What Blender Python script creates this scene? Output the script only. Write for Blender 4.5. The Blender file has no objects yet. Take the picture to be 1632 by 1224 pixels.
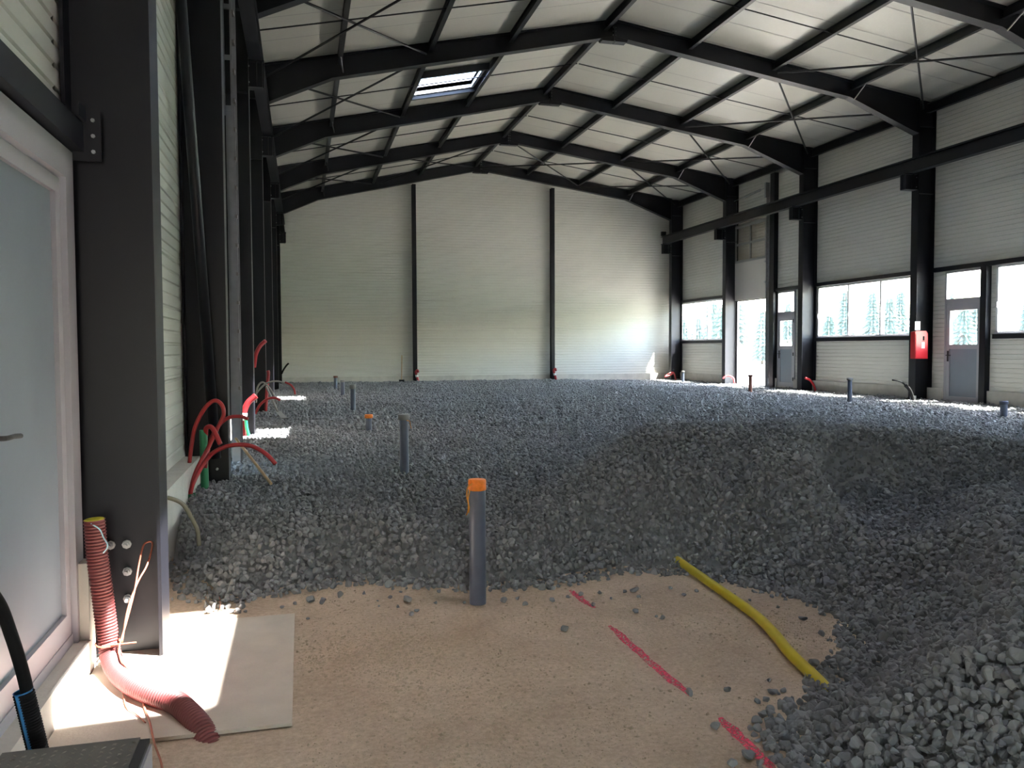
import bpy, bmesh, math, random
import numpy as np
from mathutils import Vector, Matrix, noise
random.seed(7); rng = np.random.default_rng(7)
S = bpy.context.scene
COL = S.collection
PI = math.pi

# ------------------------------------------------------------------ camera
YAW, PITCH, ROLL, FPX, EYE = 0.25254, 0.043314, -0.004, 1300.0, 1.45
fw = Vector((math.sin(YAW)*math.cos(PITCH), math.cos(YAW)*math.cos(PITCH), -math.sin(PITCH)))
rt = Vector((math.cos(YAW), -math.sin(YAW), 0)); up = rt.cross(fw)
r2 = rt*math.cos(ROLL)+up*math.sin(ROLL); u2 = -rt*math.sin(ROLL)+up*math.cos(ROLL)
cd = bpy.data.cameras.new('camera'); cam = bpy.data.objects.new('camera', cd); COL.objects.link(cam)
cd.sensor_width = 36; cd.sensor_fit = 'HORIZONTAL'; cd.lens = 36*FPX/1632; cd.clip_start = .05; cd.clip_end = 800
M = Matrix((r2, u2, -fw)).transposed().to_4x4(); M.translation = (0, 0, EYE); cam.matrix_world = M
S.camera = cam

# ------------------------------------------------------------------ world, sun, exposure
SUN = Vector((-.52, .235, -1)).normalized()
w = bpy.data.worlds.new('sky'); S.world = w; w.use_nodes = True
nt = w.node_tree; bg = nt.nodes['Background']
sky = nt.nodes.new('ShaderNodeTexSky'); sky.sky_type = 'NISHITA'; sky.sun_disc = False
sky.sun_elevation = math.asin(-SUN.z); sky.sun_rotation = math.atan2(-SUN.x, -SUN.y)
sky.air_density = 1.4; sky.dust_density = 3.5; sky.ozone_density = 1.0; sky.altitude = 600
nt.links.new(sky.outputs[0], bg.inputs[0]); bg.inputs[1].default_value = 1.9
sd = bpy.data.lights.new('sun', 'SUN'); sd.energy = 40; sd.angle = math.radians(.55); sd.color = (1, .95, .87)
so = bpy.data.objects.new('sun', sd); COL.objects.link(so); so.rotation_euler = SUN.to_track_quat('-Z', 'Y').to_euler(); so.location = (30, -10, 40)
S.view_settings.view_transform = 'Standard'; S.view_settings.look = 'None'; S.view_settings.gamma = 1
S.view_settings.use_curve_mapping = False
S.view_settings.exposure = 1.6
S.cycles.max_bounces = 10; S.cycles.diffuse_bounces = 6; S.cycles.glossy_bounces = 3; S.cycles.transparent_max_bounces = 12
S.cycles.sample_clamp_indirect = 12; S.cycles.use_denoising = True
S.cycles.caustics_reflective = False; S.cycles.caustics_refractive = False

# ------------------------------------------------------------------ materials
def mat(name, col, rough=.6, metal=0, var=0, scale=6, bump=0, bscale=60, spec=.5, coat=0):
    m = bpy.data.materials.new(name); m.use_nodes = True
    n = m.node_tree; b = n.nodes['Principled BSDF']
    b.inputs['Base Color'].default_value = (*col, 1); b.inputs['Roughness'].default_value = rough
    b.inputs['Metallic'].default_value = metal; b.inputs['Specular IOR Level'].default_value = spec
    tc = n.nodes.new('ShaderNodeTexCoord')
    if var:
        t = n.nodes.new('ShaderNodeTexNoise'); t.inputs['Scale'].default_value = scale; t.inputs['Detail'].default_value = 6
        n.links.new(tc.outputs['Object'], t.inputs['Vector'])
        r = n.nodes.new('ShaderNodeMapRange'); r.inputs[3].default_value = 1-var; r.inputs[4].default_value = 1+var
        r.inputs[1].default_value = .3; r.inputs[2].default_value = .7
        n.links.new(t.outputs[0], r.inputs[0])
        v = n.nodes.new('ShaderNodeVectorMath'); v.operation = 'SCALE'; v.inputs[0].default_value = col
        n.links.new(r.outputs[0], v.inputs['Scale']); n.links.new(v.outputs[0], b.inputs['Base Color'])
    if bump:
        t = n.nodes.new('ShaderNodeTexNoise'); t.inputs['Scale'].default_value = bscale; t.inputs['Detail'].default_value = 5
        n.links.new(tc.outputs['Object'], t.inputs['Vector'])
        k = n.nodes.new('ShaderNodeBump'); k.inputs['Strength'].default_value = bump; k.inputs['Distance'].default_value = .01
        n.links.new(t.outputs[0], k.inputs['Height']); n.links.new(k.outputs[0], b.inputs['Normal'])
    return m
STEEL = mat('painted_steel', (.0045, .005, .009), .45, 0, .15, 3, spec=.38)
PURL = mat('painted_purlin_steel', (.009, .009, .012), .42, 0, .1, 3, spec=.4)
EDGE = mat('bare_steel', (.16, .15, .15), .38, .5)
GALV = mat('galvanised_steel', (.42, .43, .44), .38, .7, .12, 20)
WALLM = mat('white_sandwich_panel', (.60, .59, .54), .42, 0, .02, 1.5)
CONC = mat('concrete', (.50, .48, .43), .85, 0, .10, 5, .25, 50)
SLAB = mat('concrete_slab', (.56, .50, .42), .8, 0, .07, 7, .15, 90)
ALU = mat('grey_door_frame', (.36, .355, .385), .4, 0, .02)
DOORP = mat('grey_door_panel', (.215, .25, .29), .35, 0, .02)
PVCW = mat('white_window_frame', (.62, .62, .64), .35)
PVC = mat('grey_pvc', (.085, .10, .14), .38, 0, .08, 14)
REDP = mat('red_conduit', (.34, .016, .02), .4)
REDH = mat('red_corrugated_hose', (.16, .033, .033), .5, 0, .1, 10)
YIN = mat('yellow_liner', (.55, .5, .05), .5)
GRN = mat('green_conduit', (.01, .19, .07), .42)
YEL = mat('yellow_pipe', (.60, .47, .015), .38, 0, .06, 6)
BLK = mat('black_plastic', (.008, .008, .009), .75, spec=.15)
BLUE = mat('blue_plastic', (.02, .16, .40), .45)
ORG = mat('orange_tape', (.85, .22, .02), .5, 0, .15, 40)
ORGS = mat('orange_string', (.62, .25, .03), .8)
COPP = mat('copper_coloured_cord', (.34, .10, .055), .6)
GRYC = mat('grey_cable', (.24, .23, .21), .5)
CLR = mat('clear_hose', (.22, .215, .16), .25)
WOOD = mat('pale_wood', (.48, .33, .18), .7, 0, .12, 20)
WHT = mat('white_paper', (.75, .75, .73), .7)
REDC = mat('red_cabinet', (.55, .015, .02), .3)
RUST = mat('brown_cap', (.16, .06, .04), .7)
GCAP = mat('grey_cap', (.22, .22, .21), .6)
RUBR = mat('tread_plate', (.13, .125, .11), .55, 0, .15, 12)
PINK = mat('pink_spray_paint', (.85, .08, .16), .7)
LEAF = mat('conifer_green', (.07, .10, .085), .8, 0, .3, 2)
BARK = mat('bark', (.10, .07, .05), .9)
GRASS = mat('meadow', (.26, .30, .22), .9, 0, .2, .3)
YARD = mat('pale_yard_gravel', (.42, .39, .34), .9, 0, .1, 1)
LAM = mat('lampblack', (.03, .03, .03), .6)

def nodes_of(m): return m.node_tree, m.node_tree.nodes['Principled BSDF']
def roof_material():
    m = mat('white_roof_panel', (.5, .49, .45), .36, 0, 0)
    n, b = nodes_of(m); tc = n.nodes.new('ShaderNodeTexCoord'); sp = n.nodes.new('ShaderNodeSeparateXYZ')
    n.links.new(tc.outputs['Object'], sp.inputs[0])
    def math_(op, a, bb):
        q = n.nodes.new('ShaderNodeMath'); q.operation = op
        for i, x in enumerate((a, bb)):
            if isinstance(x, (int, float)): q.inputs[i].default_value = x
            elif x is not None: n.links.new(x, q.inputs[i])
        return q.outputs[0]
    fine = math_('SINE', math_('MULTIPLY', sp.outputs[1], 2*PI/.05), None)
    wide = math_('PINGPONG', sp.outputs[1], .5)            # a lap joint every metre
    j = n.nodes.new('ShaderNodeMapRange'); j.inputs[1].default_value = 0; j.inputs[2].default_value = .02
    n.links.new(wide, j.inputs[0])
    h = math_('ADD', math_('MULTIPLY', fine, .25), math_('MULTIPLY', j.outputs[0], 3))
    no = n.nodes.new('ShaderNodeTexNoise'); no.inputs['Scale'].default_value = .9
    n.links.new(tc.outputs['Object'], no.inputs[0]); h = math_('ADD', h, math_('MULTIPLY', no.outputs[0], 9))
    k = n.nodes.new('ShaderNodeBump'); k.inputs['Distance'].default_value = .004; k.inputs['Strength'].default_value = .6
    n.links.new(h, k.inputs['Height']); n.links.new(k.outputs[0], b.inputs['Normal'])
    c = n.nodes.new('ShaderNodeMixRGB'); c.inputs[1].default_value = (.28, .27, .245, 1); c.inputs[2].default_value = (.47, .45, .40, 1)
    n.links.new(j.outputs[0], c.inputs[0]); n.links.new(c.outputs[0], b.inputs['Base Color'])
    return m
ROOFM = roof_material()
def glass_material(name, tint, g):
    m = bpy.data.materials.new(name); m.use_nodes = True; n = m.node_tree; n.nodes.clear()
    o = n.nodes.new('ShaderNodeOutputMaterial'); mx = n.nodes.new('ShaderNodeMixShader')
    t = n.nodes.new('ShaderNodeBsdfTransparent'); t.inputs[0].default_value = (*tint, 1)
    gl = n.nodes.new('ShaderNodeBsdfGlossy'); gl.inputs['Roughness'].default_value = .02
    lw = n.nodes.new('ShaderNodeLayerWeight'); lw.inputs['Blend'].default_value = .5
    pw = n.nodes.new('ShaderNodeMath'); pw.operation = 'POWER'; pw.inputs[1].default_value = 4
    f = n.nodes.new('ShaderNodeMath'); f.operation = 'MULTIPLY_ADD'; f.inputs[1].default_value = .35; f.inputs[2].default_value = .03*g
    n.links.new(lw.outputs['Facing'], pw.inputs[0]); n.links.new(pw.outputs[0], f.inputs[0])
    n.links.new(f.outputs[0], mx.inputs[0]); n.links.new(t.outputs[0], mx.inputs[1]); n.links.new(gl.outputs[0], mx.inputs[2])
    n.links.new(mx.outputs[0], o.inputs[0]); return m
GLASS = glass_material('window_glass', (.93, .95, .95), 1.35)
SKYG = glass_material('skylight_glass', (.9, .9, .93), 1.2)
DGLS = glass_material('door_window_plastic', (.95, .93, .9), 1.1)
def sand_material():
    m = mat('compacted_sand', (.45, .335, .225), .92)
    n, b = nodes_of(m); tc = n.nodes.new('ShaderNodeTexCoord')
    def no(sc, det=6):
        t = n.nodes.new('ShaderNodeTexNoise'); t.inputs['Scale'].default_value = sc; t.inputs['Detail'].default_value = det
        t.inputs['Roughness'].default_value = .65; n.links.new(tc.outputs['Object'], t.inputs[0]); return t.outputs[0]
    r = n.nodes.new('ShaderNodeValToRGB'); r.color_ramp.elements[0].position = .35; r.color_ramp.elements[1].position = .68
    r.color_ramp.elements[0].color = (.43, .32, .225, 1); r.color_ramp.elements[1].color = (.76, .61, .465, 1)
    a = n.nodes.new('ShaderNodeMath'); a.operation = 'ADD'; h = n.nodes.new('ShaderNodeMath'); h.operation = 'MULTIPLY'; h.inputs[1].default_value = .5
    n.links.new(no(1.6), a.inputs[0]); n.links.new(no(45, 8), a.inputs[1]); n.links.new(a.outputs[0], h.inputs[0]); n.links.new(h.outputs[0], r.inputs[0])
    n.links.new(r.outputs[0], b.inputs['Base Color'])
    k = n.nodes.new('ShaderNodeBump'); k.inputs['Strength'].default_value = 1; k.inputs['Distance'].default_value = .012
    n.links.new(no(70, 10), k.inputs['Height']); n.links.new(k.outputs[0], b.inputs['Normal'])
    return m
SAND = sand_material()
def stone_material(name, lo, hi):
    m = mat(name, lo, .85, spec=.45); n, b = nodes_of(m)
    oi = n.nodes.new('ShaderNodeObjectInfo'); r = n.nodes.new('ShaderNodeValToRGB')
    r.color_ramp.elements[0].color = (*lo, 1); r.color_ramp.elements[1].color = (*hi, 1)
    tc = n.nodes.new('ShaderNodeTexCoord'); t = n.nodes.new('ShaderNodeTexNoise'); t.inputs['Scale'].default_value = 60
    n.links.new(tc.outputs['Object'], t.inputs[0])
    a = n.nodes.new('ShaderNodeMath'); a.operation = 'MULTIPLY_ADD'; a.inputs[1].default_value = .35
    n.links.new(t.outputs[0], a.inputs[0])
    q = n.nodes.new('ShaderNodeMath'); q.operation = 'MULTIPLY'; q.inputs[1].default_value = .8
    n.links.new(oi.outputs['Random'], q.inputs[0]); n.links.new(q.outputs[0], a.inputs[2])
    n.links.new(a.outputs[0], r.inputs[0]); n.links.new(r.outputs[0], b.inputs['Base Color'])
    return m
STONE = stone_material('grey_stone', (.17, .178, .185), (.27, .278, .282))
TANST = stone_material('tan_stone', (.40, .31, .21), (.62, .54, .42))
def paint_material():
    m = PINK; n, b = nodes_of(m)
    out = [x for x in n.nodes if x.type == 'OUTPUT_MATERIAL'][0]
    tc = n.nodes.new('ShaderNodeTexCoord'); t = n.nodes.new('ShaderNodeTexNoise'); t.inputs['Scale'].default_value = 90; t.inputs['Detail'].default_value = 6
    n.links.new(tc.outputs['Object'], t.inputs[0])
    r = n.nodes.new('ShaderNodeMapRange'); r.inputs[1].default_value = .36; r.inputs[2].default_value = .56
    n.links.new(t.outputs[0], r.inputs[0]); n.links.new(r.outputs[0], b.inputs['Alpha'])
paint_material()

# ------------------------------------------------------------------ helpers
class MB:
    def __init__(s): s.v = []; s.f = []
    def add(s, vs, fs):
        k = len(s.v); s.v += [tuple(p) for p in vs]; s.f += [tuple(i+k for i in f) for f in fs]; return s
    def box(s, a, b):
        x0, y0, z0 = (min(p, q) for p, q in zip(a, b)); x1, y1, z1 = (max(p, q) for p, q in zip(a, b))
        return s.add([(x0,y0,z0),(x1,y0,z0),(x1,y1,z0),(x0,y1,z0),(x0,y0,z1),(x1,y0,z1),(x1,y1,z1),(x0,y1,z1)],
                     [(0,3,2,1),(4,5,6,7),(0,1,5,4),(1,2,6,5),(2,3,7,6),(3,0,4,7)])
    def prism(s, poly, y0, y1):                       # polygon in XZ pushed along Y
        n = len(poly); vs = [(x, y0, z) for x, z in poly]+[(x, y1, z) for x, z in poly]
        fs = [tuple(range(n)), tuple(range(2*n-1, n-1, -1))]+[(i, i+n, (i+1) % n+n, (i+1) % n) for i in range(n)]
        return s.add(vs, fs)
    def tube(s, pts, r, n=10, cap=True, rad=None):
        P = [Vector(p) for p in pts]; k = len(P); ref = None; vs = []
        for i, p in enumerate(P):
            d = (P[min(i+1, k-1)]-P[max(i-1, 0)]).normalized()
            if ref is None: ref = d.orthogonal().normalized()
            else: ref = (ref-d*ref.dot(d)).normalized()
            b = d.cross(ref); rr = rad[i] if rad else r
            vs += [p+(ref*math.cos(2*PI*j/n)+b*math.sin(2*PI*j/n))*rr for j in range(n)]
        fs = [(i*n+j, i*n+(j+1) % n, (i+1)*n+(j+1) % n, (i+1)*n+j) for i in range(k-1) for j in range(n)]
        if cap: fs += [tuple(range(n-1, -1, -1)), tuple(range((k-1)*n, k*n))]
        return s.add(vs, fs)
    def pipe(s, a, b, r, t=.004, n=24):               # hollow pipe from a (bottom) to b (open top)
        a, b = Vector(a), Vector(b); d = (b-a).normalized()
        s.tube([a, b], r, n, False)
        k = len(s.v); e = d.orthogonal().normalized(); g = d.cross(e)
        for q, rr in ((b, r), (b, r-t), (b-d*min(.15, (b-a).length*.8), r-t)):
            s.v += [tuple(q+(e*math.cos(2*PI*j/n)+g*math.sin(2*PI*j/n))*rr) for j in range(n)]
        for q in (0, 1): s.f += [(k+q*n+j, k+q*n+(j+1) % n, k+(q+1)*n+(j+1) % n, k+(q+1)*n+j) for j in range(n)]
        s.f.append(tuple(k+2*n+j for j in range(n))); return s
    def build(s, name, m, parent=None, smooth=False, off=None):
        o0 = Vector(off) if off is not None else (parent.location if parent else Vector((0, 0, 0)))
        if parent and parent.parent: o0 = o0+parent.parent.location if off is None else o0
        me = bpy.data.meshes.new(name); me.from_pydata([tuple(Vector(p)-o0) for p in s.v], [], s.f); me.update()
        me.materials.append(m)
        if smooth:
            for p in me.polygons: p.use_smooth = len(p.vertices) == 4
        o = bpy.data.objects.new(name, me); COL.objects.link(o)
        if parent: o.parent = parent
        elif off is not None: o.location = off
        return o
def tag(o, label, cat, group=None):
    o['label'] = label; o['category'] = cat
    if group: o['group'] = group
    return o
def thing(name, label, cat, loc=(0, 0, 0), group=None):
    o = bpy.data.objects.new(name, None); COL.objects.link(o); o.location = loc; o.empty_display_size = .1
    return tag(o, label, cat, group)
def struct(name, mb, m, smooth=False):
    o = mb.build(name, m, None, smooth); o['kind'] = 'structure'; return o
def struct_empty(name, loc):
    o = bpy.data.objects.new(name, None); COL.objects.link(o); o.location = loc; o['kind'] = 'structure'; return o
def dup(root, loc, label, group=None):
    r = root.copy(); COL.objects.link(r); r.location = loc; r['label'] = label
    if group: r['group'] = group
    for ch in list(root.children):
        c = ch.copy(); COL.objects.link(c); c.parent = r
        for g in list(ch.children):
            d = g.copy(); COL.objects.link(d); d.parent = c
    return r
def smooth_path(pts, n=8):                            # Catmull-Rom through the points
    P = [Vector(p) for p in pts]; P = [P[0]*2-P[1]]+P+[P[-1]*2-P[-2]]; out = []
    for i in range(1, len(P)-2):
        a, b, c, d = P[i-1:i+3]
        for k in range(n):
            t = k/n; out.append(.5*((2*b)+(c-a)*t+(2*a-5*b+4*c-d)*t*t+(3*b-a-3*c+d)*t**3))
    out.append(P[-2]); return out

# ------------------------------------------------------------------ dimensions of the hall
XL, XLI = -1.03, -.65           # left wall face, inner flange of left columns
XRI, XR = 13.85, 14.34          # inner flange of right columns, right wall face
YB, YF = 29.75, -5.2            # far gable, near gable
FR = [4.18, 7.88, 12.05, 16.16, 20.62, 24.98, 29.12]     # portal frames
XRG, ZRG = 6.37, 8.238
def zt(x): return ZRG-.2107*(XRG-x) if x < XRG else ZRG-.1427*(x-XRG)
PUR = [.79, 2.53, 4.17, 6.2, 8.12, 10.12, 12.1]
PZ = .5                         # top of the concrete plinths

# ------------------------------------------------------------------ floor of the hall and the land outside
def floor_z(x, y):
    e = max(0, min(1, (x+1.2)*4, (5.2-x)*4, (y-1)*4, (6.6-y)*4))
    z = (noise.noise((x*1.7, y*1.7, 3))*.010+noise.noise((x*9, y*9, 1))*.005+noise.noise((x*30, y*30, 5))*.003)*e-.003
    return min(z, -.006) if x < .1 and y > 3.0 else z
def floor_mesh():
    m = MB(); nx, ny = 320, 280; x0, x1, y0, y1 = -1.2, 5.2, 1.0, 6.6
    for j in range(ny+1):
        for i in range(nx+1):
            x = x0+(x1-x0)*i/nx; y = y0+(y1-y0)*j/ny
            m.v.append((x, y, floor_z(x, y)))
    for j in range(ny):
        for i in range(nx):
            a = j*(nx+1)+i; m.f.append((a, a+1, a+nx+2, a+nx+1))
    zz = -.003
    for a, b in (((-1.2, YF), (14.6, y0)), ((-1.2, y1), (14.6, YB+.2)), ((x1, y0), (14.6, y1))):
        m.add([(a[0], a[1], zz), (b[0], a[1], zz), (b[0], b[1], zz), (a[0], b[1], zz)], [(0, 1, 2, 3)])
    return m
struct('floor', floor_mesh(), SAND, True)
yard = MB()
for a, b in (((14.75, -60), (26, 90)), ((-40, -60), (-1.45, 90)), ((-1.45, -60), (14.75, YF-.4)), ((-1.45, YB+.4), (14.75, 90))):
    yard.add([(a[0], a[1], -.12), (b[0], a[1], -.12), (b[0], b[1], -.12), (a[0], b[1], -.12)], [(0, 1, 2, 3)])
struct('ground', yard, YARD)
hill = MB(); N = 40
for j in range(N+1):
    for i in range(N+1):
        x = 26+(i/N)**1.5*170; y = -60+j/N*260
        z = -.12+max(0, x-34)**1.25*.028*(.7+.5*noise.noise((x*.02, y*.02, 0)))-min(1.2, (x-26)*.05) * (1 if x < 60 else .5)
        hill.v.append((x, y, z))
for j in range(N):
    for i in range(N):
        a = j*(N+1)+i; hill.f.append((a, a+1, a+N+2, a+N+1))
struct('hill', hill, GRASS, True)

# ------------------------------------------------------------------ ribbed wall panels
def rib_levels(z0, z1):
    L = [(z0, 0)]; z = math.floor(z0/.1)*.1+.1
    while z < z1-.01:
        k = round(z/.1); j = (k % 10 == 2); wd, dp = (.016, .014) if j else (.014, .010)
        if z > z0+.012: L += [(z-wd, 0), (z-wd*.3, -dp), (z+wd*.3, -dp), (z+wd, 0)]
        if j: L += [(z+.028, 0), (z+.033, -.004), (z+.037, -.004), (z+.042, 0)]
        z += .1
    L = [l for l in L if l[0] < z1-.001]; L.append((z1, 0)); return L
def rib_wall(m, axis, c, sgn, a0, a1, z0, z1, lim=None, thick=.1):
    """inner face at c, facing sgn; a0..a1 is the other horizontal axis"""
    L = rib_levels(z0, z1); k = len(m.v)
    def pt(u, d, z): return (c+sgn*d, u, z) if axis == 'x' else (u, c+sgn*d, z)
    for z, d in L:
        u0, u1 = (a0, a1) if lim is None else lim(z)
        m.v += [pt(u0, d, z), pt(u1, d, z)]
    m.f += [(k+2*i, k+2*i+1, k+2*i+3, k+2*i+2) for i in range(len(L)-1)]
    k = len(m.v)                                       # outer skin
    for z, d in L:
        u0, u1 = (a0, a1) if lim is None else lim(z)
        m.v += [pt(u0, -thick, z), pt(u1, -thick, z)]
    m.f += [(k+2*i+1, k+2*i, k+2*i+2, k+2*i+3) for i in range(len(L)-1)]
    if lim is None:
        for (u, z) in ((a0, 0), (a1, 0)):
            m.add([pt(u, 0, z0), pt(u, 0, z1), pt(u, -thick, z1), pt(u, -thick, z0)], [(0, 1, 2, 3)])
        for z in (z0, z1):
            m.add([pt(a0, 0, z), pt(a1, 0, z), pt(a1, -thick, z), pt(a0, -thick, z)], [(0, 1, 2, 3)])
ZH, ZS0, ZS1 = 3.16, 1.62, 1.73
RTOP = zt(XR)-.0
wins = [('window', 25.7, 29.42, [27.0, 28.15]), ('window', 16.62, 20.48, [17.86, 19.13]), ('window', 12.35, 14.28, []),
        ('window', 8.1, 11.8, [9.3, 10.6]), ('window', 4.4, 7.6, [5.5, 6.5])]
doors = [(21.56, 22.48), (14.6, 15.68)]
m = MB()
rib_wall(m, 'x', XR, -1, YF, YB, 3.28, RTOP+.05)      # will be cut for the tall opening below
m = MB()
OP0, OP1 = 23.1, 25.02          # sectional door opening
for a, b in ((YF, OP0), (OP1, YB)): rib_wall(m, 'x', XR, -1, a, b, ZH, RTOP+.05)
rib_wall(m, 'x', XR, -1, OP0, OP1, 3.05, RTOP+.05)
low = [(YF, 4.4), (7.6, 8.1), (11.8, 12.35), (14.28, 14.6), (15.68, 16.62), (20.48, 21.56), (22.48, OP0), (OP1, 25.7), (29.42, YB)]
for a, b in low: rib_wall(m, 'x', XR, -1, a, b, PZ, ZH)
for _, a, b, _m in wins: rib_wall(m, 'x', XR, -1, a, b, PZ, ZS0+.02)
struct('wall_right', m, WALLM)
m = MB()                                               # left wall with one person door and one wide door
rib_wall(m, 'x', XL, 1, YF, YB, 3.6, zt(XL)+.12)
for a, b in ((YF, 2.86), (4.02, 8.75), (11.3, YB)): rib_wall(m, 'x', XL, 1, a, b, PZ if a > 0 else 0, 3.6)
rib_wall(m, 'x', XL, 1, 2.86, 4.02, 2.33, 3.6)
rib_wall(m, 'x', XL, 1, 8.75, 11.3, .35, 3.6)
struct('wall_left', m, WALLM)
m = MB()
def glim(z):
    xl = XL if z <= zt(XL) else XRG-(ZRG+.1-z)/.2107 if z > zt(XL)+.1 else XL
    xr = XR if z <= zt(XR) else XRG+(ZRG+.1-z)/.1427 if z > zt(XR)+.1 else XR
    return max(XL-.1, min(xl, XRG-.01)), min(XR+.1, max(xr, XRG+.01))
rib_wall(m, 'y', YB, -1, XL, XR, PZ-.03, ZRG+.09, glim)
struct('wall_back', m, WALLM)
m = MB()                                               # near gable behind the photographer, with an unseen doorway added for fill daylight
rib_wall(m, 'y', YF, 1, XL, XR, 4.3, ZRG+.09, glim)
for a, b in ((XL, -.7), (.4, XR)): rib_wall(m, 'y', YF, 1, a, b, 0, 4.3)
rib_wall(m, 'y', YF, 1, -.7, .4, 2.15, 4.3)
struct('wall_front', m, WALLM)

# concrete plinths
m = MB()
m.box((XL-.1, 4.36, 0), (-.89, 7.74, PZ)).box((XL-.1, 7.7, 0), (-.84, 8.0, PZ-.02)).box((XL-.1, 8.0, 0), (-.98, 11.9, .35)).box((XL-.1, 11.9, 0), (-.93, YB, PZ))
m.box((XL-.1, 3.96, 0), (-.935, 4.06, PZ)).box((XL-.1, 1.4, 0), (-.93, 3.96, .155))
struct('baseboard_left', m, CONC)
m = MB(); m.box((XL, YB-.06, 0), (XR, YB+.1, PZ-.03)); struct('baseboard_back', m, CONC)
m = MB()
for a, b in ((YF, 14.62), (15.68, 21.56), (22.48, OP0), (OP1, YB-.07)): m.box((XR-.07, a, 0), (XR+.12, b, PZ))
m.box((XR-.02, OP0, -.05), (XR+.3, OP1, .24)); m.box((XR-.04, 14.6, 0), (XR+.12, 15.68, .2)); m.box((XR-.04, 21.56, 0), (XR+.12, 22.48, .26))
struct('baseboard_right', m, CONC)

# ------------------------------------------------------------------ roof panels with openings for skylights
SKY = [(2.66, 4.02, 17.98, 19.36), (2.66, 3.72, 9.45, 10.8), (2.9, 3.68, 1.6, 2.98)]
def slope(m, xa, xb, holes, ztop=.015, th=.1):
    xs = sorted({xa, xb, *[h[0] for h in holes], *[h[1] for h in holes]}); ys = sorted({YF-.1, YB+.1, *[h[2] for h in holes], *[h[3] for h in holes]})
    for i in range(len(xs)-1):
        for j in range(len(ys)-1):
            cx, cy = (xs[i]+xs[i+1])/2, (ys[j]+ys[j+1])/2
            if any(h[0] < cx < h[1] and h[2] < cy < h[3] for h in holes): continue
            m.prism([(xs[i], zt(xs[i])+ztop), (xs[i+1], zt(xs[i+1])+ztop), (xs[i+1], zt(xs[i+1])+ztop+th), (xs[i], zt(xs[i])+ztop+th)], ys[j], ys[j+1])
m = MB(); slope(m, XL-.3, XRG, SKY); slope(m, XRG+1e-4, XR+.3, [])
struct('ceiling', m, ROOFM)
for (a, b, c, d), lab in zip(SKY, ('bright skylight set in the left roof slope between dark purlins', 'skylight in the left roof slope nearer the photographer', 'skylight in the left roof slope above the entrance')):
    t = thing('roof_skylight', lab, 'skylight', (a, c, zt(a)))
    q = MB()
    for x0, x1, y0, y1 in ((a-.06, a, c-.06, d+.06), (b, b+.06, c-.06, d+.06), (a, b, c-.06, c), (a, b, d, d+.06)):
        q.prism([(x0, zt(x0)-.05), (x1, zt(x1)-.05), (x1, zt(x1)+.17), (x0, zt(x0)+.17)], y0, y1)
    q.build('frame', PVCW, t)
    for y0 in (c-.14, d+.06):
        q = MB(); q.prism([(2.58, zt(2.58)-.14), (4.12, zt(4.12)-.14), (4.12, zt(4.12)-.0), (2.58, zt(2.58)-.0)], y0, y0+.08); q.build('trimmer', PURL, t)
    q = MB(); q.prism([(a, zt(a)+.15), (b, zt(b)+.15), (b, zt(b)+.16), (a, zt(a)+.16)], c, d); q.build('pane', SKYG, t)

# ------------------------------------------------------------------ steel columns
def i_col(name, label, side, loc, depth, top, group, corbel=True, holes=()):
    """inner flange at x=0, web running outwards (side -1 left, +1 right)"""
    t = thing(name, label, 'column', loc, group); s = side; L = loc
    def B(*bx):
        q = MB()
        for a, b in bx: q.box([L[i]+a[i] for i in range(3)], [L[i]+b[i] for i in range(3)])
        return q
    B(((0, -.11, 0), (s*.016, .11, top))).build('inner_flange', STEEL, t)
    B(((s*.016, -.005, 0), (s*(depth-.016), .005, top))).build('web', STEEL, t)
    B(((s*(depth-.016), -.11, 0), (s*depth, .11, top))).build('outer_flange', STEEL, t)
    B(((s*.016, -.105, top-.62), (s*(depth-.016), .105, top-.605)), ((s*.016, -.105, 5.0), (s*(depth-.016), .105, 5.012))).build('stiffener', STEEL, t)
    if corbel:
        W = .36 if s > 0 else .21
        c = B(((0, -.09, 5.43), (-s*W, .09, 5.45)), ((0, -.006, 5.1), (-s*(W-.01), .006, 5.43)), ((0, -.09, 5.08), (-s*(W-.03), .09, 5.095)),
              ((-s*(W-.04), -.09, 5.09), (-s*(W-.025), .09, 5.43)), ((-s*.1, -.085, 5.09), (-s*.11, .085, 5.43))).build('corbel', STEEL, t)
        for zz in (5.15, 5.37):
            q = MB(); q.tube([(L[0], L[1]-.05, L[2]+zz), (L[0]-s*.012, L[1]-.05, L[2]+zz)], .011, 6); q.build('bolt', GALV, t)
    return t
ord_far = {0: 'nearest', 1: 'second', 2: 'third', 3: 'fourth', 4: 'fifth', 5: 'sixth', 6: 'farthest'}
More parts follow.
